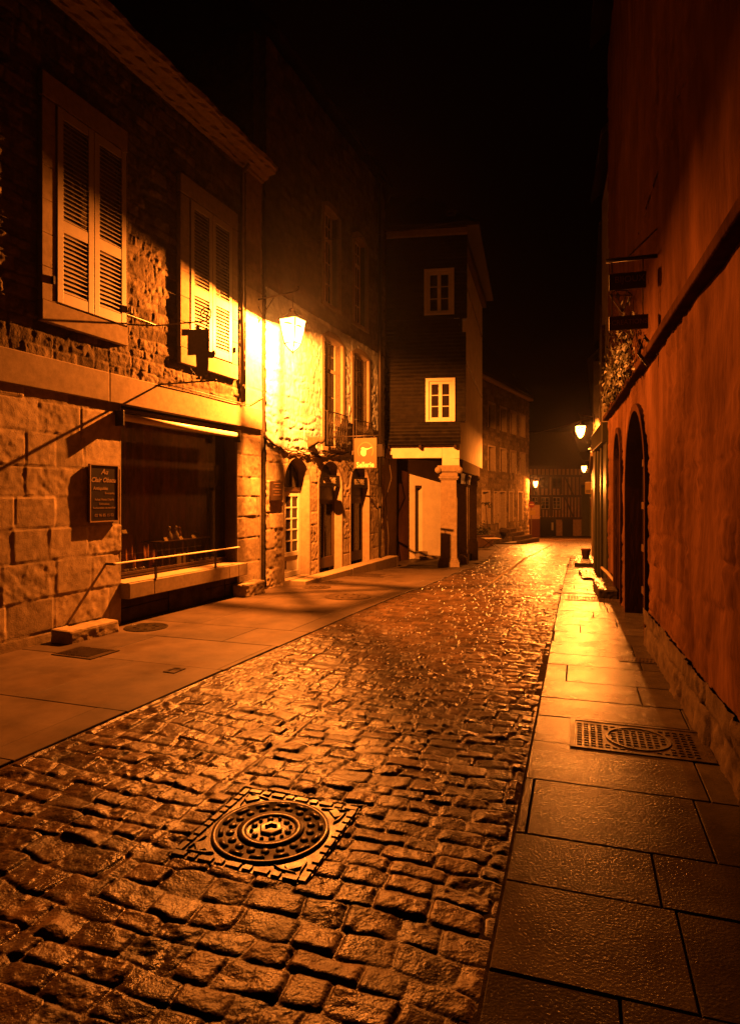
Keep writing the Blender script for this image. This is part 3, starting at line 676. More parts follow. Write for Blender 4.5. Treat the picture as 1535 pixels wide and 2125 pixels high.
# ------------------------------------------------------------------ B: saddlery house
FB = Frame(FA.pt(FA.u(551)), (.394, 1))
B = thing('saddlery_house', 'tall stone house with three arched shop openings and wrought balconies', 'house', FB)
BE = FB.u(797); BZ = 10.3
arches = [(FB.u(589),FB.u(641),.0),(FB.u(661),FB.u(708),.0),(FB.u(727),FB.u(765),.0)]
ZSP = 1.93
wins = [(FB.u(671),FB.u(709),2.80,5.32),(FB.u(732),FB.u(763),2.80,5.30),(FB.u(671),FB.u(701),6.05,8.25),(FB.u(734),FB.u(759),6.05,8.25)]
def bkeep(U, Z):
    k = np.ones_like(U, bool)
    for a, c, z in arches: k &= ~in_arch(U, Z, a, c, -1, ZSP, min((c-a)/2,.55))
    for a, c, z0, z1 in wins: k &= ~((U > a) & (U < c) & (Z > z0) & (Z < z1))
    return k
def bfield(U, Z):
    h1, t1 = stones(U, Z, (.28,.42), (.35,.7), .012, 2, .012, .009, .15, .005, 131, .004, uneven=.003)
    h2, t2 = stones(U, Z, (.13,.30), (.2,.55), .06, 2.4, .05, .012, .5, .008, 141, .008, uneven=.008)
    pits = np.clip(fbm(U*5, Z*5, 151, 4)-.28, 0, 1)*.05
    h2 = h2-pits
    k = np.clip((Z-2.55)/.08, 0, 1); w = np.clip(1-np.abs(U-FB.u(571))/.0001, 0, 1)
    return h1*(1-k)+h2*k, t1*(1-k)+(t2*.5+.4)*k
relief('stone_facing', B, 0, BE, -.3, 2.55, .02, bfield, M['ashlar'], bkeep)
relief('lamp_glare_facing', B, 0, BE, 2.55, 5.6, .02, bfield, M['glareface'], bkeep)  # wall band beside the lantern, lamp glare put into its paler colour
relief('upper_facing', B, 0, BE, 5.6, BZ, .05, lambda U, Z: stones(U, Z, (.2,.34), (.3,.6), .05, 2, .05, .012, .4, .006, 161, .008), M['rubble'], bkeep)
b = MB()                                             # solid masonry between the openings
us2 = sorted([0, BE]+[q for a in arches for q in a[:2]])
for i in range(0, len(us2)-1, 2): b.box(us2[i],us2[i+1],.03,.45,-.4,2.5)
b.box(0,BE,.05,.45,2.5,2.79)
uw = [0]+[q for w in wins[:2] for q in w[:2]]+[BE]
for i in range(0, len(uw)-1, 2): b.box(uw[i],uw[i+1],.03,.45,2.79,5.5)
b.box(0,BE,.03,.45,5.5,6.04)
uw = [0]+[q for w in wins[2:] for q in w[:2]]+[BE]
for i in range(0, len(uw)-1, 2): b.box(uw[i],uw[i+1],.03,.45,6.04,8.3)
b.box(0,BE,.03,.45,8.3,BZ); b.box(0,.4,.45,7,-.4,BZ); b.box(BE-.4,BE,.45,7,-.4,BZ); b.box(0,BE,7,7.3,-.4,BZ); b.box(.4,BE-.4,1.6,1.65,-.4,BZ)
b.build('wall', M['rubble'], B)
for a, c, z in arches:
    r_ = min((c-a)/2,.55); s = MB(); reveal(s, arch_pts(a,c,-.4,ZSP,16,r_), -.018, .24, .10, .055); s.build('arch_reveal', M['dressed'], B)
    s = MB(); o_ = arch_pts(a-.05,c+.05,ZSP,ZSP,16,r_+.05); 
    sp = MB(); n = len(o_); sp.add([(p[0],.245,p[1]) for p in o_]+[(a-.05,.245,2.6),(c+.05,.245,2.6)], [tuple(list(range(n))+[n+1,n])][:0]);
# glazed door with fanlight
a, c, _ = arches[0]; ia, ic = a+.05, c-.05
D1 = MB(); y = .23; zt = 1.78
D1.box(ia,ia+.07,y-.05,y,.02,zt); D1.box(ic-.10,ic,y-.05,y,.02,zt); D1.box(ia+.07,ic-.10,y-.048,y-.002,.02,.13); D1.box(ia+.07,ic-.10,y-.048,y-.002,.44,.53); D1.box(ia+.07,ic-.10,y-.048,y-.002,zt-.10,zt)
D1.box(ia+.07,ic-.10,y-.025,y-.01,.13,.44)
do = D1.build('door', M['white'], B, bevel=.004)
s = MB()
for k in range(1,6):
    z = .53+(zt-.10-.53)*k/5.0
    if k < 5: s.box(ia+.07,ic-.10,y-.040,y-.012,z-.014,z+.014)
for k in (1,2):
    uu_ = ia+.07+(ic-.10-ia-.07)*k/3; s.box(uu_-.013,uu_+.013,y-.046,y-.010,.53,zt-.10)
s.build('glazing_bars', M['white'], do)
s = MB(); s.box(ia+.07,ic-.10,y-.024,y-.018,.53,zt-.1); s.build('pane', M['pane'], do)
s = MB(); s.box(ia+.14,ia+.42,y-.028,y-.0255,.19,.36); s.build('notice', M['brown'], do)
s = MB(); s.box(ia,ic,y-.06,y,zt+.002,zt+.09); fo = s.build('fanlight', M['brown'], B)
ap = arch_pts(ia,ic,zt+.09,ZSP,14,(c-a)/2-.05); s = MB(); slab_plane(s, ap, y-.01); s.build('pane', M['pane'], fo)
s = MB(); cu_ = (ia+ic)/2
s.tube([(p[0],y-.02,p[1]) for p in ap[1:-1]], .03, 6)
for dx in (-.14,.14): s.box(cu_+dx-.014,cu_+dx+.014,y-.045,y-.012,zt+.09,2.36)
s.build('fanlight_bars', M['brown'], fo)
s = MB(); s.box(a-.02,c+.02,-.02,.24,-.2,.015); s.build('threshold', M['dressed'], B, bevel=.01)
# two saddlery display openings
for idx, (a, c, _) in enumerate(arches[1:]):
    ia, ic = a+.05, c-.05; y = .22
    s = MB(); s.box(ia,ic,y-.06,y,1.60,ZSP+.02-.0); f_ = s.build('fascia', M['board'], B)
    text('lettering', ('SELLERIE','LECUIRE')[idx], .22, (ia+ic)/2, y-.063, 1.87 if idx == 0 else 1.86, M['goldlet'] if idx else M['lettering'], f_, bold=.006, sx=.74, extrude=.003) if False else None
    fasc = MB(); fasc.box(ia,ic,.012,.05,ZSP-.02,ZSP+.24); fb = fasc.build('name_board', M['board'], B)
    text('lettering', ('SELLERIE','LECUIRE')[idx], .19, (ia+ic)/2, .010, ZSP+.11, M['lettering'], fb, bold=.004, sx=.92, extrude=.002)
    ap = arch_pts(ia,ic,ZSP+.02,ZSP+.02,14,(c-a)/2-.06); s = MB(); slab_plane(s, ap, y-.02); s.build('tympanum', M['board'], B)
    s = MB(); s.box(ia,ia+.08,y-.06,y,.03,1.6); s.box(ic-.08,ic,y-.06,y,.03,1.6); s.box(ia+.08,ic-.08,y-.058,y-.002,.03,.28); s.box(ia+.08,ic-.08,y-.058,y-.002,1.5,1.6); s.box((ia+ic)/2-.04,(ia+ic)/2+.04,y-.056,y-.004,.28,1.5)
    dd = s.build('shop_window', M['brown'], B, bevel=.004); s = MB(); s.box(ia+.08,ic-.08,y-.03,y-.024,.28,1.5); s.build('pane', M['glass'], dd)
    s = MB(); s.box(a,c,1.3,1.32,0,2.6); s.box(a,c,.5,1.3,-.1,.2); s.build('display_back', M['curtain'], B)
    s = MB(); s.prism([(ia+.45,.25),(ic-.12,.25),(ic-.14,.9),(ia+.62,.75),(ia+.5,.45)], .42, .45); s.build('display_drape', M['cloth'], B)
# windows of the upper floors with reveals
for i, (a, c, z0, z1) in enumerate(wins):
    s = MB(); reveal(s, [(a,z0),(a,z1-.06),((a*3+c)/4,z1-.015),((a+c)/2,z1),((a+3*c)/4,z1-.015),(c,z1-.06),(c,z0)], -.03, .24, .0, .13); s.build('window_surround', M['dressed'], B)
    casement(B, a+.01, c-.01, z0, z1, .20, M['shutter'] if i < 2 else M['white'], 3, 3 if i < 2 else 3, .06, .07, .022, z0+(z1-z0)*.72)
    s = MB(); s.box(a,c,.34,.36,z0,z1); s.build('curtain', M['interior'], B)
    s = MB(); s.box(a-.14,c+.14,-.05,.1,z0-.10,z0-.002); s.build('window_sill', M['dressed'], B, bevel=.01)
# wrought balconies
for i, (a, c, z0, z1) in enumerate(wins[:2]):
    BL = thing('wrought_balcony', ('scrolled wrought iron balcony rail nearer the lantern','scrolled wrought iron balcony rail above the hanging mustard sign')[i], 'balcony', FB, group='balconies of the saddlery house')
    y = -.10; zt, zb = 3.60, 2.84; p = MB(); ba, bc = a-.02, c+.10
    p.box(ba,bc,y-.016,y+.016,zt-.02,zt); p.box(ba,bc,y-.012,y+.012,zb,zb+.018)
    for uu_ in (ba+.012, bc-.012): p.box(uu_-.01,uu_+.01,y-.01,y+.01,zb,zt)
    for uu_ in (ba+.01, bc-.01): p.box(uu_-.008,uu_+.008,y,.0,zt-.02,zt-.004)
    p.build('rail', M['iron'], BL)
    s = MB(); n = 9; wv = (bc-ba)/n
    for k in range(n):
        uc = ba+wv*(k+.5)
        s.tube([(uc+.03*math.sin(w*2*math.pi), y, zb+.03+(zt-zb-.06)*w) for w in np.linspace(0,1,14)], .0075, 5)
        s.tube([(uc-.03*math.sin(w*2*math.pi), y, zb+.03+(zt-zb-.06)*w) for w in np.linspace(0,1,14)], .0075, 5)
        for zc, sg in ((zt-.12,1),(zb+.18,-1),(zb+.42,1)):
            s.tube([(uc+sg*(.012+.006*w)*math.cos(w)*.9, y, zc+(.012+.006*w)*math.sin(w)) for w in np.linspace(0,7,18)], .006, 5)
    s.build('scrollwork', M['iron'], BL, True)
gable_roof(B, 0, BE, 0, 7.3, BZ, 4.2)
# stepped kerb along the saddlery front
ks = MB(); q = [FB.u(628,.3), FB.u(668,.35), FB.u(735,.4), BE+.15]
for a, c in zip(q[:-1], q[1:]): ks.box(a+.003,c-.003,-.36,-.02,-.6,.0+.006*(a > 3))
o = ks.build('stone_step', M['dressed'], None, bevel=.015); o.location = (FB.o.x,FB.o.y,0); o.rotation_euler = (0,0,FB.rz); tag(o, 'long stone step along the foot of the arched shop windows', 'step')
# narrow dark slot with meter cupboards
SL = thing('meter_cupboard', 'narrow brown meter cupboard and door squeezed between the two stone fronts', 'cupboard', FA)
a, c = AE+.0, FA.u(551); s = MB(); s.box(a+.002,c-.002,.14,.18,-.2,2.05); s.build('door', M['timber'], SL)
for z0, z1 in ((1.62,2.04),(1.12,1.55),(.2,1.05)):
    s = MB(); s.box(a+.03,c-.03,.09,.139,z0,z1); bx = s.build('cupboard_box', M['brown'], SL, bevel=.006)
    s = MB(); s.box(a+.06,c-.09,.084,.0895,z1-.14,z1-.08); s.build('vent', M['board'], bx)
s = MB(); s.box(a+.002,c-.002,.14,.5,2.05,BZ); s.build('infill_wall', M['rubble'], SL)
# plaque by the door
PQ = thing('wall_plaque', 'brown notice plaque with pale lines beside the glazed door', 'plaque', FB)
a, z1 = FB.uz(560,997,.03); c, z0 = FB.uz(584,1040,.03); z1, z0 = 1.97, 1.60
s = MB(); s.box(a,c,-.06,-.025,z0,z1); s.build('plate', M['plaque'], PQ, bevel=.004)
for k, (w_, st) in enumerate(((.6,'Maison ancienne'),(.3,'XVI'),(.75,'Restauration'),(.4,'Atelier'),(.7,'Sur rendez-vous'))):
    s = MB(); s.box((a+c)/2-w_*(c-a)/2,(a+c)/2+w_*(c-a)/2,-.0625,-.0595,z1-.05-k*.055,z1-.036-k*.055); s.build('text_line', M['goldlet'], PQ)
# stone corbel and its weathered head
CB = thing('stone_corbel', 'carved stone corbel jutting from the wall over the second arch', 'corbel', FB)
u_, z_ = FB.uz(641,918,.0); s = MB()
s.hexa([(u_-.075,-.25,z_-.0),(u_+.075,-.25,z_-.0),(u_+.09,.05,z_-.16),(u_-.09,.05,z_-.16)], [(u_-.075,-.28,z_+.10),(u_+.075,-.28,z_+.10),(u_+.09,.05,z_+.12),(u_-.09,.05,z_+.12)])
s.build('bracket', M['rubble'], CB, bevel=.03)
s = MB(); s.lathe([(.02,-.08),(.06,-.05),(.075,0),(.055,.06),(.02,.075)], (u_,-.29,z_+.04), 12); s.build('carved_head', M['rubble'], CB, True)
# hanging saddlery sign
FG = Frame((FB.pt(FB.u(682))), FA.out)
HG = thing('hanging_sign', 'mustard hanging sign with a pale saddle emblem and white word', 'sign', FG)
a, c = FG.u(735), FG.u(782); z1 = FG.uz(758,909)[1]; z0 = FG.uz(758,972)[1]; mu = (a+c)/2; wd = c-a
s = MB(); s.box(a,c,-.02,.02,z0,z1); s.build('board', M['mustard'], HG, bevel=.006)
s = MB(); s.tube([(0,0,z1+.05),(c+.03,0,z1+.05)], .014, 6); s.tube([(a+.06,0,z1+.05),(a+.06,0,z1-.01)], .008, 5); s.tube([(c-.06,0,z1+.05),(c-.06,0,z1-.01)], .008, 5); s.build('bracket', M['iron'], HG, True)
s = MB(); zc = z0+(z1-z0)*.58; R1, R2 = wd*.36, wd*.30; n = 26; an = np.linspace(math.radians(-40), math.radians(220), n)
pts = [(mu+.01+R1*math.cos(w), zc+R1*math.sin(w)*1.02) for w in an]+[(mu+.01+R2*math.cos(w), zc+R2*math.sin(w)*1.02) for w in an[::-1]]
for i in range(n-1): s.prism([pts[i], pts[i+1], pts[2*n-2-i], pts[2*n-1-i]], -.026, -.0195)
s.build('emblem_ring', M['mustard_lt'], HG)
s = MB(); s.prism([(mu-.10,zc+.06),(mu-.06,zc+.085),(mu+.03,zc+.05),(mu+.11,zc+.06),(mu+.155,zc+.085),(mu+.16,zc+.06),(mu+.08,zc+.03),(mu+.03,zc+.01),(mu+.025,zc-.08),(mu-.0,zc-.12),(mu-.05,zc-.125),(mu-.10,zc-.08),(mu-.115,zc-.03),(mu-.09,zc+.02)], -.028, -.0195); s.build('saddle_emblem', M['lettering'], HG)
text('lettering', 'Sellerie', wd*.30, mu, -.022, z0+(z1-z0)*.115, M['lettering'], HG, bold=.006, sx=.88)
# black downpipe of the saddlery
DQ = thing('downpipe', 'black downpipe with a square box where the saddlery meets the slate house', 'downpipe', FB)
ud = FB.u(788,.1); s = MB(); s.tube([(ud,-.10,1.95),(ud,-.10,10.2)], .055, 10); s.tube([(ud,-.10,-.1),(ud,-.10,1.95)], .04, 10); s.build('pipe', M['iron'], DQ, True)
s = MB(); s.box(ud-.09,ud+.09,-.2,-.0,2.75,3.1); s.build('hopper', M['iron'], DQ, bevel=.01)

# vine stems along the front, and cables
def wobble(p0, p1, n, amp, sag, seed):
    q = random.Random(seed); out = []
    for i in range(n+1):
        t_ = i/n; P = [p0[k]+(p1[k]-p0[k])*t_ for k in range(3)]; P[2] -= sag*4*t_*(1-t_)
        if 0 < i < n: P = [P[0]+q.uniform(-amp,amp)*.4, min(-.03, P[1]+q.uniform(-amp,amp)*.3), P[2]+q.uniform(-amp,amp)]
        out.append(tuple(P))
    return out
VN = thing('climbing_vine', 'bare gnarled vine stems trailing over the shop arches', 'vine', FB)
u0, z0 = FB.uz(545,905); u1, z1 = FB.uz(722,938)
s = MB()
for k in range(4):
    s.tube(wobble((u0,-.035,z0+.02*k), (FB.u(600),-.035,FB.uz(600,935)[1]-.03*k), 10, .03, .06, k), .014-.002*k, 5)
    s.tube(wobble((FB.u(600),-.035,FB.uz(600,935)[1]-.03*k), (u1-.1*k,-.035,z1-.02*k), 16, .045, .06, 10+k), .013-.002*k, 5)
q = random.Random(5)
for k in range(12):
    uu_ = q.uniform(u0, FB.u(730)); zz = 2.45+q.uniform(-.05,.22); s.tube(wobble((uu_,-.05,zz),(uu_+q.uniform(-.3,.3),-.04,zz+q.uniform(-.35,.25)), 5, .03, 0, 100+k), .006, 4, r1=.002)
s.build('stem', M['bark'], VN, True)
s = MB()
for k in range(16):
    uu_ = q.uniform(u0-.05, FB.u(725)); zz = 2.5+q.gauss(.03,.09); w = q.uniform(0,6.28); r = q.uniform(.015,.03); yv = q.uniform(-.055,-.035)
    s.add([(uu_+r*math.cos(w+j*1.57), yv+q.uniform(-.015,.015), zz+r*math.sin(w+j*1.57)*1.2) for j in range(4)], [(0,1,2,3)])
s.build('leaf', M['leaf'], VN)

def cable(name, label, pts, r, m='cable', cat='cable'):
    s = MB(); s.tube(pts, r, 5); o = s.build(name, M[m], None, True); return tag(o, label, cat)
P0 = FB.pt(FB.u(560),.05); 
pts = []
for i in range(25):
    t_ = i/24; pts.append((P0.x+(2.75-P0.x)*t_, P0.y+(17.3-P0.y)*t_, 6.45+(9.35-6.45)*t_-.25*4*t_*(1-t_)*.4))
cable('overhead_cable', 'thin cable slung across the dark sky to the slate house roof', pts, .008)
w0 = FA.pt(us_, .07); w1 = FA.pt(FA.u(480), .07); w2 = FA.pt(AE, .05)
cable('wall_cable', 'thin cable sagging along the wall over the shop lintel to the lantern corner', [(w0.x,w0.y,3.29),((w0.x+w1.x)/2,(w0.y+w1.y)/2,3.30),(w1.x,w1.y,3.285),((w1.x+w2.x)/2,(w1.y+w2.y)/2,3.30),(w2.x,w2.y,3.5)], .007)

# ------------------------------------------------------------------ wall lanterns
TILT = math.radians(14)
def lantern_parts(T, arm, up, flip=1.0, spread=.0):
    """T local: x = out from wall, origin where the bracket meets the wall at arm height"""
    s = MB(); s.box(.0,.03,-.025,.025,-.62,.12); s.tube([(.03,0,0),(arm+.06,0,up+.02)], .016, 8)
    s.tube([(arm+.06,0,up+.02),(arm+.12,0,up+.05),(arm+.13,0,up+.09),(arm+.10,0,up+.10)], .010, 6)
    s.tube([(.03,0,-.42),(arm*.48,0,-.0)], .010, 6); s.tube([(.03,0,-.12),(.12,0,-.3),(.03,0,-.40)], .007, 5); s.tube([(arm,0,up),(arm,0,up-.28)], .008, 6)
    s.build('bracket', M['iron'], T, True)
    zt = up-.47                                           # top rim of the glass
    c = MB(); c.lathe([(.03,.20),(.06,.17),(.05,.12),(.13,.07),(.245,.0),(.25,-.012),(.235,-.012),(.12,.05),(.02,.1)], (arm,0,zt), 4, math.pi/4-.10, cap=False); c.build('cap', M['iron'], T)
    rf = MB(); rf.lathe([(.004,.075),(.12,.03),(.185,-.024),(.190,-.024),(.125,.038),(.004,.085)], (0,0,0), 20, cap=False); rfo = rf.build('reflector', M['board'], T, True); rfo.rotation_euler = (0,TILT,0); rfo.location = (arm,0,zt-.10)
    gl = MB(); gl.lathe([(.235,-.014),(.145,-.43)], (arm,0,zt), 4, math.pi/4-.10, cap=False); g_ = gl.build('glass', M['lampglass'], T)
    gl = MB(); gl.lathe([(.135,-.445),(.09,-.50),(.02,-.56)], (arm,0,zt), 12, cap=False); gl.build('bowl', M['lampglass'], T)
    fr = MB()
    for k in range(4):
        w = math.pi/4-.10+k*math.pi/2; c_, s_ = math.cos(w), math.sin(w)
        fr.tube([(arm+.240*c_,.240*s_,zt-.012),(arm+.150*c_,.150*s_,zt-.43),(arm+.08*c_,.08*s_,zt-.52),(arm+.01*c_,.01*s_,zt-.575)], .011, 5)
    for k in range(4):
        w = math.pi/4-.10+k*math.pi/2; w2 = w+math.pi/2
        fr.tube([(arm+.15*math.cos(w),.15*math.sin(w),zt-.435),(arm+.15*math.cos(w2),.15*math.sin(w2),zt-.435)], .014, 5)
    fr.lathe([(.001,-.62),(.014,-.60),(.02,-.575),(.01,-.56)], (arm,0,zt), 8); fr.build('frame', M['iron'], T)
    bl = MB(); bl.lathe([(.012,-.02),(.022,-.01),(.022,.03),(.012,.04)], (arm,0,zt-.105), 10); bl.build('bulb', M['bulb'], T, True)
    ld = bpy.data.lights.new('lamp_light','POINT'); ld.energy = LAMP_W; ld.color = LAMP_COL; ld.shadow_soft_size = .02
    lo = bpy.data.objects.new('lamp_light', ld); C.objects.link(lo); lo.parent = T; lo.location = (arm,0,zt-.135)
FLm = Frame(FA.pt(FA.u(533)), FA.out)
L1 = thing('wall_lantern', 'large lit lantern on an iron bracket at the corner of the shop house', 'lantern', FLm, (0,0,5.26), group='lit street lanterns'); lantern_parts(L1, .735, .04)
def place_lantern(label, x, y, z, rz, sc=1.0, power=.4):
    o = copy_tree(L1); o.location = (x,y,z); o.rotation_euler = (0,0,rz); o.scale = (sc,sc,sc); o['label'] = label
    for ch in o.children:
        if ch.type == 'LIGHT':
            ch.data = ch.data.copy(); ch.data.energy = LAMP_W*power; ch.data.shadow_soft_size = .02*sc
    return o
l2 = place_lantern('lit lantern hanging highest over the right pavement', 9.30, 25.9, 4.97, math.radians(180+14), .9, .55)
e_ = MB(); e_.tube([(-.3,0,0),(.03,0,0)], .016, 6); e_.build('bracket_stub', M['iron'], l2)
place_lantern('lit lantern farther down the right side, above the yellowish sign', 14.25, 40.2, 3.95, math.radians(180+12), .75, .3)
place_lantern('lit lantern on the far corner of the long granite house', 10.10, 40.05, 2.96, math.radians(10), .72, .6)

# ------------------------------------------------------------------ C: slate-hung porch house
FC = Frame((.45, 17.92), (2.1, -.30))
Cn = thing('slate_house', 'tall slate-hung house on stone pillars over an open porch', 'house', FC)
def zc(py, px=880): return FC.uz(px, py)[1]
CW = FC.u(953); cT = FC.u(969); cM = FC.u(959)
Z_eave, Z_j2, Z_j1, Z_sk, Z_b0 = 9.25, 6.75, 3.79, 3.13, 2.77
def slates(U, Z):
    r = Z/.105; ri = np.floor(r); fr_ = r-ri; q = U/.17+.5*(ri % 2)+.25*_h(ri, ri*0, 3); qi = np.floor(q); fq = np.minimum(q-qi, 1-(q-qi))
    hh = _h(qi, ri, 8)
    return .020*(1-fr_)+.006*hh-np.where(fq < .03, .006, 0)+.003*fbm(U*9,Z*9,4,3), hh
winC = [(FC.u(880),FC.u(942),zc(655),zc(560)),(FC.u(883),FC.u(944),zc(876),zc(786))]
kC = lambda U, Z: np.logical_and.reduce([~((U > a+.03) & (U < c-.03) & (Z > z0+.03) & (Z < z1-.03)) for a, c, z0, z1 in winC])
relief('slate_cladding', Cn, -.15, cT, Z_j2-.06, Z_eave, .022, slates, M['slate'], kC, .03)
relief('slate_cladding', Cn, -.15, cM, 6.3, Z_j2-.06, .022, slates, M['slate'], None, .0)
relief('slate_cladding', Cn, -.15, cT-.03, Z_j1, 6.3, .022, slates, M['slate'], kC, .0)
relief('slate_skirt', Cn, -.15, CW+.03, Z_sk, Z_j1, .022, lambda U, Z: (slates(U, Z)[0]+.26*np.clip((Z_j1-Z)/(Z_j1-Z_sk),0,1)**2, slates(U, Z)[1]), M['slate'], None, .0)
sd = Vector((.28,1)).normalized()                    # side wall runs back from the front right corner
FD_ = Frame(FC.pt(CW), (.28, 1))
Lside = 6.6
b = MB()
for zz0, zz1, ue in ((Z_sk,Z_j1,CW),(Z_j1,6.3,cT-.05),(6.3,Z_j2-.06,cM),(Z_j2-.06,Z_eave,cT-.02)):
    xs = [-.15]
    if zz0 == Z_j1: xs = [(-.15,winC[1][0]+.02),(winC[1][1]-.02,ue)]; zz=[(winC[1][2]+.02,winC[1][3]-.02)]
    elif zz1 == Z_eave: xs = [(-.15,winC[0][0]+.02),(winC[0][1]-.02,ue)]; zz=[(winC[0][2]+.02,winC[0][3]-.02)]
    else: xs = [(-.15,ue)]; zz=[]
    for a, c in xs: b.box(a,c,.02,.3,zz0,zz1)
    if zz: b.box(xs[0][1],xs[1][0],.02,.3,zz0,zz[0][0]); b.box(xs[0][1],xs[1][0],.02,.3,zz[0][1],zz1)
b.box(-.15,CW,.29,.6,Z_b0+.05,Z_eave-.02); b.build('wall', M['timber'], Cn)
for a, c, z0, z1 in winC:
    s = MB(); d = .09
    s.box(a,a+d,-.09,.10,z0,z1); s.box(c-d,c,-.09,.10,z0,z1); s.box(a+d,c-d,-.088,.10,z1-d,z1); s.box(a+d,c-d,-.088,.10,z0,z0+.05); so = s.build('window_surround', M['white'], Cn, bevel=.006)
    casement(Cn, a+d, c-d, z0+.05, z1-d, .02, M['white'], 2, 3, .075, .10, .022)
# plaster beam band over the porch and the side wall
s = MB(); s.box(-.02,FC.u(917),.04,.34,Z_b0,Z_sk+.02); s.box(FC.u(917),CW,.035,.34,2.55,Z_sk+.02); s.build('plaster_beam', M['cream'], Cn, bevel=.012)
s = MB()
for q in (806, 872, 944): uu_ = FC.u(q); s.box(uu_-.035,uu_+.035,-.22,.05,Z_sk-.10,Z_sk-.005)
s.build('joist_end', M['timber'], Cn, bevel=.008)
# side wall (own local frame expressed in the house frame)
def toC(u, n, z):                                    # FD_ (side) coordinates to the house frame
    P = FD_.pt(u, n)-FC.o; return (P.x*FC.d.x+P.y*FC.d.y, -(P.x*FC.out.x+P.y*FC.out.y), z)
def side_box(mb, u0, u1, n0, n1, z0, z1):
    mb.hexa([toC(u0,n1,z0),toC(u0,n0,z0),toC(u1,n0,z0),toC(u1,n1,z0)][::-1], [toC(u0,n1,z1),toC(u0,n0,z1),toC(u1,n0,z1),toC(u1,n1,z1)][::-1])
s = MB()
side_box(s, .0, Lside, -.3, .0, Z_b0-.02, Z_eave); s.build('side_wall', M['cream'], Cn)
s = MB(); side_box(s, .34, 5.2, -.32, .05, 2.38, Z_b0-.03); s.build('side_lintel', M['dressed'], Cn, bevel=.02)
s = MB(); side_box(s, .5, 4.6, -.3, -.02, 2.05, 2.37); s.build('porch_beam', M['timber'], Cn)
s = MB()
for z_, uu_ in ((7.9,0.6),(5.6,1.2)):
    s.tube([toC(.1,.02,z_+.25), toC(6.2,.02,z_-.2)], .03, 6)
s.build('service_pipe', M['zinc'], Cn)
# roof, eaves, chimney
s = MB()
pt = [toC(-.35,.38,Z_eave+.08), toC(Lside+.2,.38,Z_eave+.08)]; 
def wpt(u, y, z): return (u,y,z)
fr0, fr1 = (-.2,-.25,Z_eave+.05), (FC.u(969)+.32,-.25,Z_eave+.05)
bk1 = toC(Lside+.2,.40,Z_eave+.05); bk0 = (-.2,6.9,Z_eave+.05); rid0 = (-.2,3.3,Z_eave+2.6); rid1 = toC(3.3,-1.6,Z_eave+2.6)
s.add([fr0,fr1,bk1,bk0,rid0,rid1,(fr0[0],fr0[1],fr0[2]-.1),(fr1[0],fr1[1],fr1[2]-.1),(bk1[0],bk1[1],bk1[2]-.1),(bk0[0],bk0[1],bk0[2]-.1)],
      [(0,1,5,4),(1,2,5),(2,3,4,5),(0,6,7,1),(1,7,8,2),(2,8,9,3),(6,9,8,7)])
s.build('roof', M['roof'], Cn)
s = MB(); side_box(s, .1, Lside, .0, .16, Z_eave-.35, Z_eave-.06); s.build('eaves_board', M['timber'], Cn)
s = MB(); s.box(-.1,cT,-.16,.0,Z_eave-.22,Z_eave-.06); s.build('cornice', M['dressed'], Cn)
ch = toC(.5,-.3,0); s = MB(); s.box(ch[0]-.1,ch[0]+.1,ch[1]-.1,ch[1]+.1,Z_eave+.1,Z_eave+.62); s.box(ch[0]-.14,ch[0]+.14,ch[1]-.14,ch[1]+.14,Z_eave+.62,Z_eave+.7); s.build('chimney', M['darkstone'], Cn, bevel=.01)
fl_ = MB(); fl_.hexa([(.02,.15,-.7),(CW-.25,.15,-.7),(CW+.4,3.2,-.7),(.02,3.2,-.7)],[(.02,.15,-.30),(CW-.25,.15,-.31),(CW+.4,3.2,-.20),(.02,3.2,-.20)]); fl_.build('porch_floor', M['smooth_slab'], Cn)
s = MB(); q_ = [(-.1,.35,Z_b0+.08),(CW,.35,Z_b0+.08)]; e1 = toC(Lside,-.1,Z_b0+.08); s.add([q_[0],q_[1],e1,(-.6,6.5,Z_b0+.08)], [(0,1,2,3)]); s.build('porch_ceiling', M['ochre'], Cn)
# stone pillars
def pillar(label_part, px_c, wpx, py_base, Y, capz, basez):
    cx = (px_c-CX)/F*Y; w = wpx/F*Y/2; z0 = gz(Y)
    P = Vector((cx, Y))-FC.o; u = P.x*FC.d.x+P.y*FC.d.y; y = -(P.x*FC.out.x+P.y*FC.out.y)
    s = MB()
    s.box(u-w*1.3,u+w*1.3,y-w*1.3,y+w*1.3,z0-.15,basez-.07); s.box(u-w*1.2,u+w*1.2,y-w*1.2,y+w*1.2,basez-.07,basez-.02); s.box(u-w*1.1,u+w*1.1,y-w*1.1,y+w*1.1,basez-.02,basez+.03)
    ct = capz
    s.hexa([(u-w,y-w,basez+.03),(u+w,y-w,basez+.03),(u+w,y+w,basez+.03),(u-w,y+w,basez+.03)], [(u-w*.93,y-w*.93,ct-.40),(u+w*.93,y-w*.93,ct-.40),(u+w*.93,y+w*.93,ct-.40),(u-w*.93,y+w*.93,ct-.40)])
    for a, z_, z2 in ((1.10,ct-.40,ct-.36),(1.22,ct-.36,ct-.31),(1.08,ct-.31,ct-.20),(1.2,ct-.20,ct-.17),(1.35,ct-.17,ct-.0)): s.box(u-w*a,u+w*a,y-w*a,y+w*a,z_,z2)
    o = s.build('pillar', M['dressed'], Cn, bevel=.012)
    v = MB()
    for sx2 in (-1,1): v.tube([(u+sx2*w*1.28,y-w*1.5,ct-.13),(u+sx2*w*1.28,y+w*1.5,ct-.13)], w*.38, 12)
    v.build('volute', M['dressed'], o, True)
    return o
pillar('', 931, 34, 1182, 17.75, 2.545, -.09)
pillar('', 957, 22, 1168, 19.4, 2.37, -.05)
pillar('', 981, 16, 1160, 20.9, 2.37, .25)
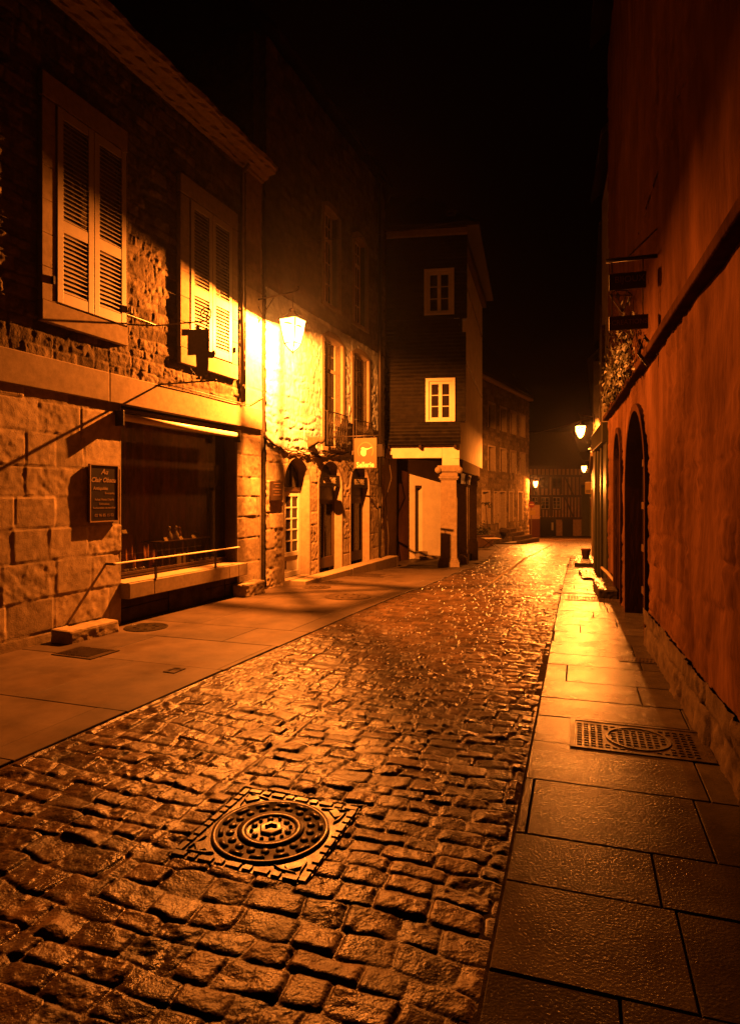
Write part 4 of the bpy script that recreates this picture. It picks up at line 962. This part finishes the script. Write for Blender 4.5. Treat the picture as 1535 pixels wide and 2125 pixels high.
s = MB(); Pq = Vector(((957-CX)/F*18.75, 18.75))
o = MB().lathe([(.19,-.2),(.19,.05),(.16,.20),(.09,.27),(.001,.29)], n=14).build('guard_stone', M['ashlar'], None, True); o.location = (Pq.x,Pq.y,gz(18.75)); tag(o, 'rounded guard stone at the foot of the porch pillars', 'guard stone')
# oblique inner wall of the porch with door
FP = Frame((.45, 18.75), (2.0, 1.5)); PL = 3.4
P_ = thing('porch_wall', 'cream plastered wall with a narrow dark doorway inside the porch', 'wall', FP)
d0, d1 = FP.u(861), FP.u(876)
s = MB(); zb = -.5; s.box(-.3,d0,.0,.25,zb,2.82); s.box(d1,PL,.0,.25,zb,2.82); s.box(d0,d1,.0,.25,2.02,2.82); s.build('plaster', M['cream'], P_)
s = MB(); s.box(d0-.0,d1+.0,.18,.22,zb,2.02); s.build('door', M['greendoor'], P_); s = MB(); s.box(d0+.002,d0+.06,.02,.18,zb,2.018); s.box(d0+.06,d1-.002,.02,.18,1.94,2.018); s.build('door_frame', M['brown'], P_)
s = MB(); s.box(d0-.02,d1+.35,-.36,-.01,-.55,-.17); s.box(d0-.02,d1+.05,-.2,.02,-.17,-.03); o = s.build('door_step', M['dressed'], P_, bevel=.012)
s = MB(); s.box(FP.u(823),FP.u(842),-.10,-.005,zb,2.8); s.build('shadow_strip', M['ochre'], P_)  # darker strip added for the shadow band down the porch wall
# pale waste pipe by the pillar
wp = MB(); xq = (971-CX)/F*18.9; wp.tube([(xq,18.9,2.3),(xq,18.9,gz(18.9))], .016, 6); tag(wp.build('waste_pipe', M['pale_metal'], None, True), 'thin pale pipe running down between the porch pillars', 'pipe')
# orange pipe and cables at the joint of the two houses
xq = (799-CX)/F*17.8; wp = MB(); wp.tube([(xq,17.76,2.9),(xq,17.76,9.2)], .035, 6); tag(wp.build('corner_pipe', M['ochre'], None, True), 'ochre pipe up the corner between saddlery and slate cladding', 'pipe')
pts = [((806-CX)/F*17.7, 17.65, 2.75),((812-CX)/F*17.7,17.6,2.2),((800-CX)/F*17.7,17.65,1.6),((806-CX)/F*17.7,17.62,.5),((803-CX)/F*17.7,17.62,-.3)]
cable('loose_cable', 'loose cable dangling down the left edge of the porch', pts, .012)

# ------------------------------------------------------------------ D: long granite house beyond
FD = Frame((10.15, 40.0), (.568, 1)); 
Dh = thing('granite_house', 'three-storey granite house with rows of tall windows beyond the porch', 'house', FD)
D0 = -16.5; DE = 0.0; ZE = 7.75; zg = -1.4
rows_ = [(842,898,[(1017,1024),(1040,1047),(1061,1068),(1080,1088)]),(930,985,[(1016,1023),(1038,1045),(1059,1066),(1079,1087)])]
dw = []
zrow = [FD.uz(1080,862)[1], FD.uz(1080,906)[1], FD.uz(1080,941)[1], FD.uz(1080,984)[1]]
ucs = [FD.u(1019), FD.u(1043), FD.u(1064), FD.u(1083)]
for (zt, zb_) in ((zrow[0],zrow[1]),(zrow[2],zrow[3])):
    for uc in ucs: dw.append((uc-.5,uc+.5,zb_,zt))
gw_ = [(FD.u(1000),FD.u(1014)),(FD.u(1024.5),FD.u(1031)),(FD.u(1056),FD.u(1063)),(FD.u(1074.5),FD.u(1082.5))]
zg1, zg0 = FD.uz(1078,1022)[1], FD.uz(1078,1080)[1]
for a, c in gw_: dw.append((a,c,zg0,zg1))
dd = (FD.u(1036),FD.u(1047),FD.uz(1042,1096)[1],zg1); dw.append(dd)
kD = lambda U, Z: np.logical_and.reduce([~((U > a) & (U < c) & (Z > z0) & (Z < z1)) for a, c, z0, z1 in dw])
relief('stone_facing', Dh, D0, DE, zg, ZE, .06, lambda U, Z: stones(U, Z, (.22,.36), (.3,.7), .03, 1.5, .05, .02, .4, .01, 171, .01), M['rubble'], kD)
s = MB(); s.box(D0,DE-.03,.4,.5,zg,ZE); s.box(DE-.5,DE-.02,.02,7,zg,ZE); s.box(D0,DE,7,7.3,zg,ZE); s.box(D0,D0+.3,.5,7,zg,ZE); s.build('wall', M['rubble'], Dh)
for i, (a, c, z0, z1) in enumerate(dw):
    s = MB(); reveal(s, [(a,z0),(a,z1),(c,z1),(c,z0)], -.035, .3, 0, .16); s.build('window_surround', M['dressed'], Dh)
    if i == len(dw)-1: s = MB(); s.box(a,c,.28,.34,z0,z1); s.build('door', M['greendoor'], Dh); continue
    casement(Dh, a, c, z0, z1, .28, M['brown'], 2, 3, .08, .08, .03)
    if i >= 8: s = MB(); s.box(a+.05,c-.05,.20,.215,z0+.05,z1-.05); s.build('blind', M['bright'], Dh)
s = MB(); s.box(D0,DE+.1,-.28,.3,ZE,ZE+.16); s.build('cornice', M['dressed'], Dh, bevel=.04)
gable_roof(Dh, D0, DE+.1, 0, 7.3, ZE+.16, 4.5, over=.3)
for uc in (-13,-7,-2.2):
    s = MB(); s.box(uc-.5,uc+.5,.9,2.0,ZE+.3,ZE+1.6); s.build('dormer', M['roof'], Dh)
# its front steps
SP = thing('stone_steps', 'flight of dark stone steps up to the granite house door', 'steps', FD, (0,0,0)); us0 = (dd[0]+dd[1])/2
for k in range(4):
    s = MB(); z1 = dd[2]-.03-k*.19; w = .75+k*.35; s.box(us0-w*.7,us0+w*1.25,-.55-k*.32,-.04 if k == 0 else -.55-(k-1)*.32+.002,z1-.19 if k < 3 else -1.6,z1); s.build('step', M['darkstone'], SP, bevel=.02)
# plant, table, planter near it
def at(px, py, Y): return ((px-CX)/F*Y, Y, EYE+(HY-py)/F*Y)
YT = 29.5; zt_ = gz(YT)
TB = thing('folding_table', 'low folding table standing outside by the dark planter', 'table', loc=(at(1018,1121,YT)[0],YT,zt_), rz=.15)
s = MB(); s.box(-.40,.40,-.3,.3,.44,.47); s.build('tabletop', M['shutter'], TB, bevel=.008)
for sx2 in (-.28,.28):
    for d_ in (-1,1): s = MB(); s.tube([(sx2-.2*d_,.0,.44),(sx2+.2*d_,.0,.0)] if False else [(-.3*d_,sx2,.44),(.3*d_,sx2,.01)], .016, 5); s.build('leg', M['iron'], TB)
YP = 31.0
PL_ = thing('planter_box', 'dark wooden planter trough with a shrub outside the granite house', 'planter', loc=(at(998,1110,YP)[0],YP,gz(YP)), rz=.4)
s = MB(); s.box(-.55,.55,-.25,.25,0,.55); s.box(-.58,.58,-.28,-.252,.50,.57); s.box(-.58,.58,.252,.28,.50,.57); s.build('trough', M['brown'], PL_, bevel=.01)
q = random.Random(3); s = MB()
for k in range(420):
    w = q.uniform(0,6.28); r = .5*math.sqrt(q.random()); zz = .55+abs(q.gauss(.0,.22)); c0 = (r*math.cos(w)*1.05, r*.5*math.sin(w), zz); e = q.uniform(.02,.05); w2 = q.uniform(0,6.28)
    s.add([(c0[0]+e*math.cos(w2),c0[1]+e*math.sin(w2),c0[2]),(c0[0]-e*.4*math.sin(w2),c0[1]+e*.4*math.cos(w2),c0[2]+e),(c0[0]-e*math.cos(w2),c0[1]-e*math.sin(w2),c0[2]+.01),(c0[0]+e*.4*math.sin(w2),c0[1]-e*.4*math.cos(w2),c0[2]-e)], [(0,1,2,3)])
s.build('shrub', M['leaf'], PL_)
YQ = 32.3
TR = thing('slender_tree', 'slender bare sapling in front of the pale ground-floor window', 'tree', loc=(at(1012,1110,YQ)[0],YQ,gz(YQ)))
s = MB(); hT = at(0,1047,YQ)[2]-gz(YQ); s.tube([(0,0,0),(-.03,0,hT*.5),(-.12,0,hT)], .035, 6, r1=.015); s.build('trunk', M['bark'], TR, True)
s = MB()
for k in range(26):
    w = q.uniform(0,6.28); L_ = q.uniform(.15,.38); dz = q.uniform(-.15,.12)
    s.tube([(-.12,0,hT),(-.12+L_*.5*math.cos(w),L_*.5*math.sin(w),hT+.08+dz*.3),(-.12+L_*math.cos(w),L_*math.sin(w),hT+dz)], .012, 4, r1=.004)
    c0 = (-.12+L_*math.cos(w),L_*math.sin(w),hT+dz); s.add([(c0[0]-.04,c0[1],c0[2]),(c0[0],c0[1]-.02,c0[2]+.03),(c0[0]+.04,c0[1],c0[2]-.02),(c0[0],c0[1]+.02,c0[2]-.05)], [(0,1,2,3)])
s.build('crown', M['leaf'], TR)
# road signs on the far corner
RS = thing('road_sign', 'round no-entry sign above a yellow plate on the far corner post', 'road sign', loc=(at(1102,1110,39.6)[0],39.6,gz(39.6)), rz=0)
zc1 = at(0,1047,39.6)[2]-gz(39.6); zy = at(0,1064,39.6)[2]-gz(39.6)
s = MB(); s.tube([(0,0,0),(0,0,zc1+.2)], .03, 6); s.build('post', M['zinc'], RS)
d_ = MB().lathe([(.2,0),(.2,.02)], n=24).build('disc', M['signred'], RS); d_.rotation_euler = (math.pi/2,0,0); d_.location = (0,-.04,zc1)
s = MB(); s.box(-.13,.13,-.07,-.062,zc1-.03,zc1+.03); s.build('bar', M['white'], RS)
s = MB(); s.box(-.14,.24,-.06,-.04,zy-.14,zy+.14); s.build('plate', M['signyel'], RS)

# ------------------------------------------------------------------ E: half-timbered house closing the street
FE = Frame((16.2, 64.0), (1, .02)); E = thing('half_timbered_house', 'half-timbered house with dark beams closing the far end of the street', 'house', FE)
def ez(py): return EYE+(HY-py)/F*64
EL = 5.45; z_g, z1, z2, z3, z4 = ez(1116), ez(1076), ez(1030), ez(988), ez(971)
s = MB(); s.box(0,EL,.1,.3,z1,z4); s.box(0,EL,.3,6,z_g-.5,z4); s.build('wall', M['infill'], E)
tb = MB()
for z_, off in ((z1,-.12),(z2,-.06),(z3,-.02),(z4,-.0)): tb.box(-.05,EL+.05,off,.12,z_-.10,z_+.14)
for (za, zb_, stp, sk) in ((z3+.14,z4-.1,.42,()),(z2+.14,z3-.1,.40,((1.25,2.05),(2.5,3.35))),(z1+.14,z2-.1,.33,((.35,1.0),(1.3,2.15),(2.5,3.3)))):
    u_ = 0.0
    while u_ < EL:
        if not any(a-.05 < u_ < c+.02 for a, c in sk): tb.box(u_,u_+.12,.02,.11,za,zb_)
        else: tb.box(u_,u_+.12,.02,.11,za,za+(zb_-za)*.36)
        u_ += stp
    for a, c in sk: tb.box(a-.12,c+.12,.0,.11,za+(zb_-za)*.36,za+(zb_-za)*.36+.1); tb.box(a-.12,a,.0,.11,za+.1,zb_); tb.box(c,c+.12,.0,.11,za+.1,zb_)
    for ua_, ub_ in ((3.7,4.55),(.2,.7)):
        if zb_-za > 1: tb.prism([(ua_,zb_),(ua_+.15,zb_),(ub_+.15,za),(ub_,za)][::-1], .0, .11)
tb.build('timber_frame', M['timber'], E)
for za, zb_, sk in ((z2+.14,z3-.1,((1.25,2.05),(2.5,3.35))),(z1+.14,z2-.1,((.35,1.0),(1.3,2.15),(2.5,3.3)))):
    for a, c in sk: casement(E, a, c, za+(zb_-za)*.36+.1, zb_, .08, M['timber'] if za > z2 else M['shutter'], 2, 3, .06, .07, .03)
for bx in ((0,.9,.0,.3,z_g-.3,z1-.1),(4.6,EL,.0,.3,z_g-.3,z1-.1),(2.9,3.5,.05,.3,z_g-.3,z1-.3)): s = MB(); s.box(*bx); s.build('shop_pier', M['infill'], E)
for bx in ((.9,2.3,.1,.28,z_g-.3,z1-.1),(3.5,4.6,.1,.28,z_g-.3,z1-.1),(2.3,2.9,.22,.28,z_g-.3,z1-.1)): s = MB(); s.box(*bx); s.build('shopfront', M['board'], E)
s = MB(); s.box(2.42,2.62,.16,.2,z_g+.75,z_g+1.55); s.build('window_poster', M['card'], E)
gable_roof(E, -.1, EL+.1, 0, 6, z4+.1, 3.8)
FF = Frame((21.75, 62.0), (1, 0)); Fh = thing('pale_green_house', 'pale green rendered house edge beside the half-timbered front', 'house', FF)
s = MB(); s.box(0,4,0,5,-3.2,ez(1012)); s.build('wall', M['greenwall'], Fh)
casement(Fh, .45, 1.3, ez(1060), ez(1032), -.01, M['shutter'], 2, 3); s = MB(); s.box(-.1,4.1,-.2,5,ez(1012),ez(1006)); s.build('roof', M['roof'], Fh)
# red shopfront left of the far corner
FH = Frame((12.9, 52.0), (1, .25)); RH = thing('red_shop', 'dark red shopfront half hidden behind the granite house corner', 'shop', FH)
s = MB(); s.box(-3.0,1.35,0,4,-3,1.0); s.build('wall', M['infill'], RH); s = MB(); s.box(-2.8,1.3,-.12,-.01,-2.6,-.2); s.build('shopfront', M['redpaint'], RH, bevel=.02); s = MB(); s.box(-2.9,1.4,-.3,4,1.0,1.15); s.build('roof', M['roof'], RH)
# dark blocks of houses behind the far end
FK = Frame((4, 80), (1, 0)); K = thing('distant_house', 'dark house mass behind the far end of the street', 'house', FK)
s = MB(); s.box(0,40,0,8,-5,4.5); s.build('wall', M['infill'], K); gable_roof(K, 0, 40, 0, 8, 4.5, 3)

# ------------------------------------------------------------------ right side
def RP(Y): return Vector((float(wallR(Y)), Y))
FR = Frame(RP(12.3), RP(4)-RP(12.3)); R1 = thing('arched_house', 'ochre plastered house with a tall dark archway on the right edge', 'house', FR)
RL = 10.6; RZT = 10.5
ra1 = (FR.u(1303),FR.u(1344)); rs1 = 2.78-(ra1[1]-ra1[0])/2*.95; ra2 = (FR.u(1278),FR.u(1291)); rs2 = 2.72-(ra2[1]-ra2[0])/2
kR = lambda U, Z: ~in_arch(U,Z,*ra1,-1,rs1,(ra1[1]-ra1[0])/2*.95) & ~in_arch(U,Z,*ra2,-1,rs2)
relief('plaster_facing', R1, 0, RL, -.3, 5.0, .03, lambda U, Z: (.8*stones(U,Z,(.2,.34),(.25,.6),.05,2,.035,.014,.5,.012,185,.01)[0]*np.clip(.35+2.6*fbm(U*.7,Z*.7,186,3),.05,1)+.02*fbm(U*2,Z*2,181,4)+.02*fbm(U*.6,Z*.6,182,2), .5+.35*fbm(U*4,Z*.6,183,3)+.55*fbm(U*.9,Z*1.1,184,4)), M['ochre'], kR)
relief('base_course', R1, ra1[1]+.06, RL, -.3, .42, .025, lambda U, Z: stones(U, Z, (.3,.45), (.4,.9), .02, 2, .03, .022, .4, .010, 191, .008), M['darkstone'], None, .03)
relief('plaster_facing', R1, 0, RL, 5.0, RZT, .06, lambda U, Z: (.8*stones(U,Z,(.2,.34),(.25,.6),.05,2,.035,.014,.5,.012,185,.01)[0]*np.clip(.35+2.6*fbm(U*.7,Z*.7,186,3),.05,1)+.02*fbm(U*2,Z*2,181,4)+.02*fbm(U*.6,Z*.6,182,2), .5+.35*fbm(U*4,Z*.6,183,3)+.55*fbm(U*.9,Z*1.1,184,4)), M['ochre'])
for (a, c, zs, rr, dep) in ((*ra1,rs1,(ra1[1]-ra1[0])/2*.95,.20),(*ra2,rs2,None,.25)):
    s = MB(); reveal(s, arch_pts(a,c,-.4,zs,18,rr), -.045, dep, .03, .09); s.build('arch_reveal', M['ochre'], R1)
a, c = ra1; s = MB(); s.box(a-.02,c+.02,.20,.26,-.3,2.9)
dr_ = s.build('arched_door', M['timber'], R1)
s = MB()
for z in (.35,.95,1.55,2.15): s.box(a+.05,c-.05,.17,.199,z-.05,z+.05)
for k in range(9): uu_ = a+.1+(c-a-.2)*k/8; s.box(uu_-.008,uu_+.008,.185,.1985,-.2,2.8)
s.build('door_boards', M['brown'], dr_)
s = MB(); s.box(ra2[0]-.02,ra2[1]+.02,.24,.3,-.3,2.9); s.build('blocked_niche', M['ochre'], R1)
s = MB(); s.box(0,RL,.5,.55,-.3,RZT); s.box(0,.3,.02,6,-.3,RZT); s.box(0,RL,6,6.2,-.3,RZT); s.build('wall', M['render'], R1)
s = MB(); s.box(0,RL,-.11,.05,3.16,3.25); s.build('string_course', M['ochre'], R1, bevel=.015)
gable_roof(R1, 0, RL, 0, 6.2, RZT, 3.5, over=.35)
# trailing plant on the ledge
IV = thing('ledge_creeper', 'dark creeper hanging over the ledge of the arched house', 'plant', FR)
s = MB(); q = random.Random(12); sm = MB()
for k in range(12):
    sm = MB(); u0 = FR.u(q.uniform(1274,1335)); sm.tube(wobble((u0,-.12,3.2),(u0+q.uniform(-.5,.5),-.10,3.4+q.random()*.8), 6, .06, 0, 300+k), .012, 4, r1=.004); sm.build('stem', M['bark'], IV)
    for j in range(90):
        uu_ = u0+q.gauss(0,.22); zz = 3.18+abs(q.gauss(.25,.32)); yv = -.10-abs(q.gauss(.03,.07)); e = q.uniform(.025,.055); w = q.uniform(0,6.28)
        s.add([(uu_+e*math.cos(w),yv+q.uniform(-.03,.03),zz+e*math.sin(w)),(uu_-e*.6*math.sin(w),yv-.01,zz+e*.6*math.cos(w)),(uu_-e*math.cos(w),yv+q.uniform(-.03,.03),zz-e*math.sin(w)),(uu_+e*.6*math.sin(w),yv,zz-e*.6*math.cos(w))], [(0,1,2,3)])
s.build('foliage', M['leaf'], IV)
# jeweller's hanging sign
FJ = Frame(RP(6.5), (1, -.295)); J = thing('hanging_sign', "dark hanging jewellery sign with a cut-gem outline high on the right wall", 'sign', FJ)
def jz(py, px=1300): return FJ.uz(px, py)[1]
ja, jc = FJ.u(1263), FJ.u(1340); jm = (ja+jc)/2; jw = jc-ja
s = MB(); s.tube([(.05,0,jz(531,1360)),(ja-.03,0,jz(541,1260))], .022, 6); s.tube([(.02,0,jz(470,1360)),(FJ.u(1300),0,jz(535))], .008, 5); s.tube([(.04,0,jz(745)),(jc-.02,0,jz(700)),(jc-.07,0,jz(735)),(jc+.02,0,jz(760))], .02, 6); s.build('bracket', M['iron'], J, True)
s = MB(); s.box(ja,jc,-.015,.015,jz(600),jz(566)); s.build('upper_board', M['plaque'], J, bevel=.004)
text('lettering', 'BIJOUX', jw*.26, jm+.02, -.017, jz(580), M['goldlet'], J, sx=.95)
s = MB(); s.box(ja,jc+.02,-.015,.015,jz(684),jz(655)); s.build('lower_board', M['plaque'], J, bevel=.004)
text('lettering', 'CREATIONS', jw*.20, jm+.02, -.017, jz(669), M['goldlet'], J, sx=.9)
s = MB(); gp_ = [FJ.uz(*p) for p in ((1265,612),(1278,602),(1300,602),(1312,612),(1290,648))]
def seg(i, j): s.tube([(gp_[i][0],0,gp_[i][1]),(gp_[j][0],0,gp_[j][1])], .006, 5)
for i, j in ((0,1),(1,2),(2,3),(3,4),(4,0),(0,3),(1,4),(2,4)): seg(i,j)
s.build('gem_outline', M['iron'], J)
s = MB()
for q_ in (ja+.03, jc-.03): s.tube([(q_,0,jz(541)),(q_,0,jz(567))], .007, 5); s.tube([(q_,0,jz(600)),(q_,0,jz(656))], .006, 5)
s.build('hanger', M['iron'], J)
# doorsteps on the right pavement
stone_block('broad worn doorstep stone beside the covers on the right pavement', FR, FR.u(1281,.02)-1.62, FR.u(1281,.02), .0, .32, .13, gz(11.2), 'slab', 'doorstep', 'step')
s = MB(); px_ = RP(11.2); s.tube([(px_.x-.02,11.75,.34),(px_.x-.10,11.25,.30),(px_.x-.06,10.9,.13)], .03, 6); tag(s.build('boot_scraper', M['dressed'], None, True), 'small curved stone guard beside the worn doorstep', 'guard')
# R2: recessed shop doorway bay
FQ = Frame(RP(15.2), RP(12.3)-RP(15.2)); R2 = thing('dark_shop_house', 'narrow dark fronted house between arched wall and far shops', 'house', FQ)
Lq = (RP(15.2)-RP(12.3)).length
s = MB(); s.box(0,Lq-.01,.12,6,-.6,8.8); s.build('wall', M['render'], R2)
for bx in ((.0,.5,-.08,.12,-.6,2.75),(.62,.8,-.04,.12,-.6,2.75),(1.5,1.75,-.04,.12,-.6,2.75),(2.3,Lq-.05,-.04,.12,-.6,2.75)): s = MB(); s.box(*bx); s.build('shopfront_pilaster', M['greendoor'], R2, bevel=.01)
s = MB(); s.box(0,Lq-.05,-.12,.12,2.751,3.15); s.build('fascia', M['greendoor'], R2, bevel=.01)
s = MB(); s.box(.8,1.5,.06,.119,-.6,2.75); s.box(1.75,2.3,.06,.119,-.6,2.75); s.build('shop_glazing', M['pane'], R2)
gable_roof(R2, 0, Lq, .12, 6, 8.8, 3)
s = MB(); s.box(.2,.9,.05,.12,4.0,5.6); s.build('window', M['timber'], R2)
# R3: lit shop house under the second lantern
FT = Frame(RP(27), RP(15.2)-RP(27)); Lt = (RP(27)-RP(15.2)).length; R3 = thing('flowered_shop_house', 'shop house with flower boxes under the hanging lantern on the right', 'house', FT)
s = MB(); s.box(0,Lt-.01,.30,6,-1.4,8.2); s.build('wall', M['render'], R3)
gable_roof(R3, 0, Lt, .3, 6, 8.2, 3)
s = MB(); s.box(.0,Lt-.02,-.02,.3,1.95,2.65); s.build('fascia', M['mustard_lt'], R3, bevel=.02)
s = MB(); s.box(.0,Lt-.02,-.14,.3,2.651,2.76); s.build('fascia_cornice', M['dressed'], R3, bevel=.02)
s = MB(); u_ = .0
while u_ < Lt-.3: s.box(u_,u_+.16,-.03,.3,-1.4,1.949); u_ += 1.25
s.build('shopfront_pier', M['dressed'], R3, bevel=.01)
s = MB(); s.box(.16,Lt-.1,.2,.29,-1.4,1.94); s.build('shop_glazing', M['pane'], R3)
s = MB(); s.box(Lt-.6,Lt-.03,-.04,.05,-1.2,1.93); s.build('dark_pilaster', M['greendoor'], R3)
for uc in (2.0,4.5,7.0,9.5):
    casement(R3, uc-.5, uc+.5, 3.6, 5.3, .30, M['white'], 2, 3); sh_ = shutter_leaf(R3, uc-1.05, uc-.53, 3.6, 5.3, .29); sh_ = shutter_leaf(R3, uc+.53, uc+1.05, 3.6, 5.3, .29)
dp = MB(); dp.tube([(6.2,.24,2.8),(6.2,.24,8.1)], .05, 8); dp.build('drain', M['zinc'], R3)
for i, uc in enumerate((2.0,4.5,7.0)):
    FBX = thing('flower_box', ('flower box on the shop house sill, farthest of three','flower box on the shop house sill, middle of three','flower box on the shop house sill, nearest of three')[i], 'flower box', FT, group='flower boxes on the shop house')
    s = MB(); s.box(uc-.5,uc+.5,.02,.28,3.32,3.52); s.build('trough', M['terracotta'], FBX, bevel=.01); s = MB(); q = random.Random(40+i)
    for k in range(260):
        c0 = (uc+q.uniform(-.55,.55), .12+q.gauss(0,.10), 3.5+q.gauss(.06,.13)); e = q.uniform(.02,.05); w = q.uniform(0,6.28)
        s.add([(c0[0]+e*math.cos(w),c0[1],c0[2]+e*math.sin(w)),(c0[0],c0[1]+e*.6,c0[2]+e*.5),(c0[0]-e*math.cos(w),c0[1],c0[2]-e*math.sin(w)),(c0[0],c0[1]-e*.6,c0[2]-e*.5)], [(0,1,2,3)])
    s.build('plants', M['leaf'], FBX)
# its projecting sign
FS2 = Frame(RP(24.5), (1, -.34)); SG = thing('projecting_sign', 'pale yellow projecting sign on the shop below the lanterns', 'sign', FS2)
a, c = FS2.u(1213.5), FS2.u(1226); z1 = FS2.uz(1220,1001)[1]; z0 = FS2.uz(1220,1025)[1]
s = MB(); s.box(a,c,-.04,.04,z0,z1); s.build('board', M['signyel'], SG, bevel=.01); s = MB(); s.box(a+.03,c-.03,-.046,-.0395,z0+.04,z0+.16); s.build('band', M['mustard_lt'], SG); s = MB(); s.tube([(a,0,z1+.04),(.4,0,z1+.04)], .012, 5); s.build('bracket', M['iron'], SG)
stone_block('flat stone step in front of the dark shop doorway', FQ, .0, 1.9, .03, .42, gz(15.3)+.12, gz(15.3), 'slab', 'doorstep', 'step')
stone_block('thick stone step with a flower pot farther down the right side', FT, Lt-4.6, Lt-2.4, .0, .55, gz(18.8)+.16, gz(18.8), 'slab', 'doorstep', 'step')
o = lathe_thing('flower_pot', 'small clay flower pot on the farther stone step', 'flower pot', FT, Lt-4.2, .25, gz(18.8)+.16, [(.10,0),(.14,.22),(.15,.22),(.15,.26),(.12,.26)], M['terracotta'])
# R4: last houses on the right
FU = Frame(RP(46), RP(27)-RP(46)); Lu = (RP(46)-RP(27)).length; R4 = thing('far_right_house', 'plain rendered house at the far end of the right side', 'house', FU)
s = MB(); s.box(0,Lu-.01,.05,6,-2.2,7.5); s.build('wall', M['render'], R4); gable_roof(R4, 0, Lu, .05, 6, 7.5, 3)
s = MB(); s.box(0,Lu-.02,-.1,.05,1.2,1.6); s.build('fascia', M['timber'], R4)
for uc in (3,7,11,15): casement(R4, uc-.5, uc+.5, 2.6, 4.2, .049, M['white'], 2, 3)
# pale gutter line down the middle of the setts
gs = MB(); yl2 = np.linspace(10.5, 33, 60)
for a, c in zip(yl2[:-1], yl2[1:]):
    xa, xc = float(seam(a)), float(seam(c)); wa = .030*min(1,(a-10.4)/4); wc = .030*min(1,(c-10.4)/4); gs.add([(xa-wa,a,gz(a)+.008),(xa+wa,a,gz(a)+.008),(xc+wc,c,gz(c)+.008),(xc-wc,c,gz(c)+.008)], [(0,1,2,3)])
tag(gs.build('gutter_strip', M['dressed']), kind='structure')
cable('street_cable', 'faint cable crossing the street beside the highest right lantern', [(9.3,25.9,5.0),(9.6,31,5.15),(10.0,38,5.5)], .008)

# ------------------------------------------------------------------ thin haze added to stand in for lens glow round the lanterns
hz = MB(); hz.box(-32,48,-14,100,-7,19); hm = bpy.data.materials.new('lens_glow_haze'); hm.use_nodes = True; N = hm.node_tree.nodes; N.clear()
ho = N.new('ShaderNodeOutputMaterial'); pv = N.new('ShaderNodeVolumePrincipled'); pv.inputs['Color'].default_value = (.9,.9,.9,1); pv.inputs['Density'].default_value = .00018; pv.inputs['Anisotropy'].default_value = .85
hm.node_tree.links.new(pv.outputs[0], ho.inputs['Volume']); tag(hz.build('haze', hm), kind='stuff')
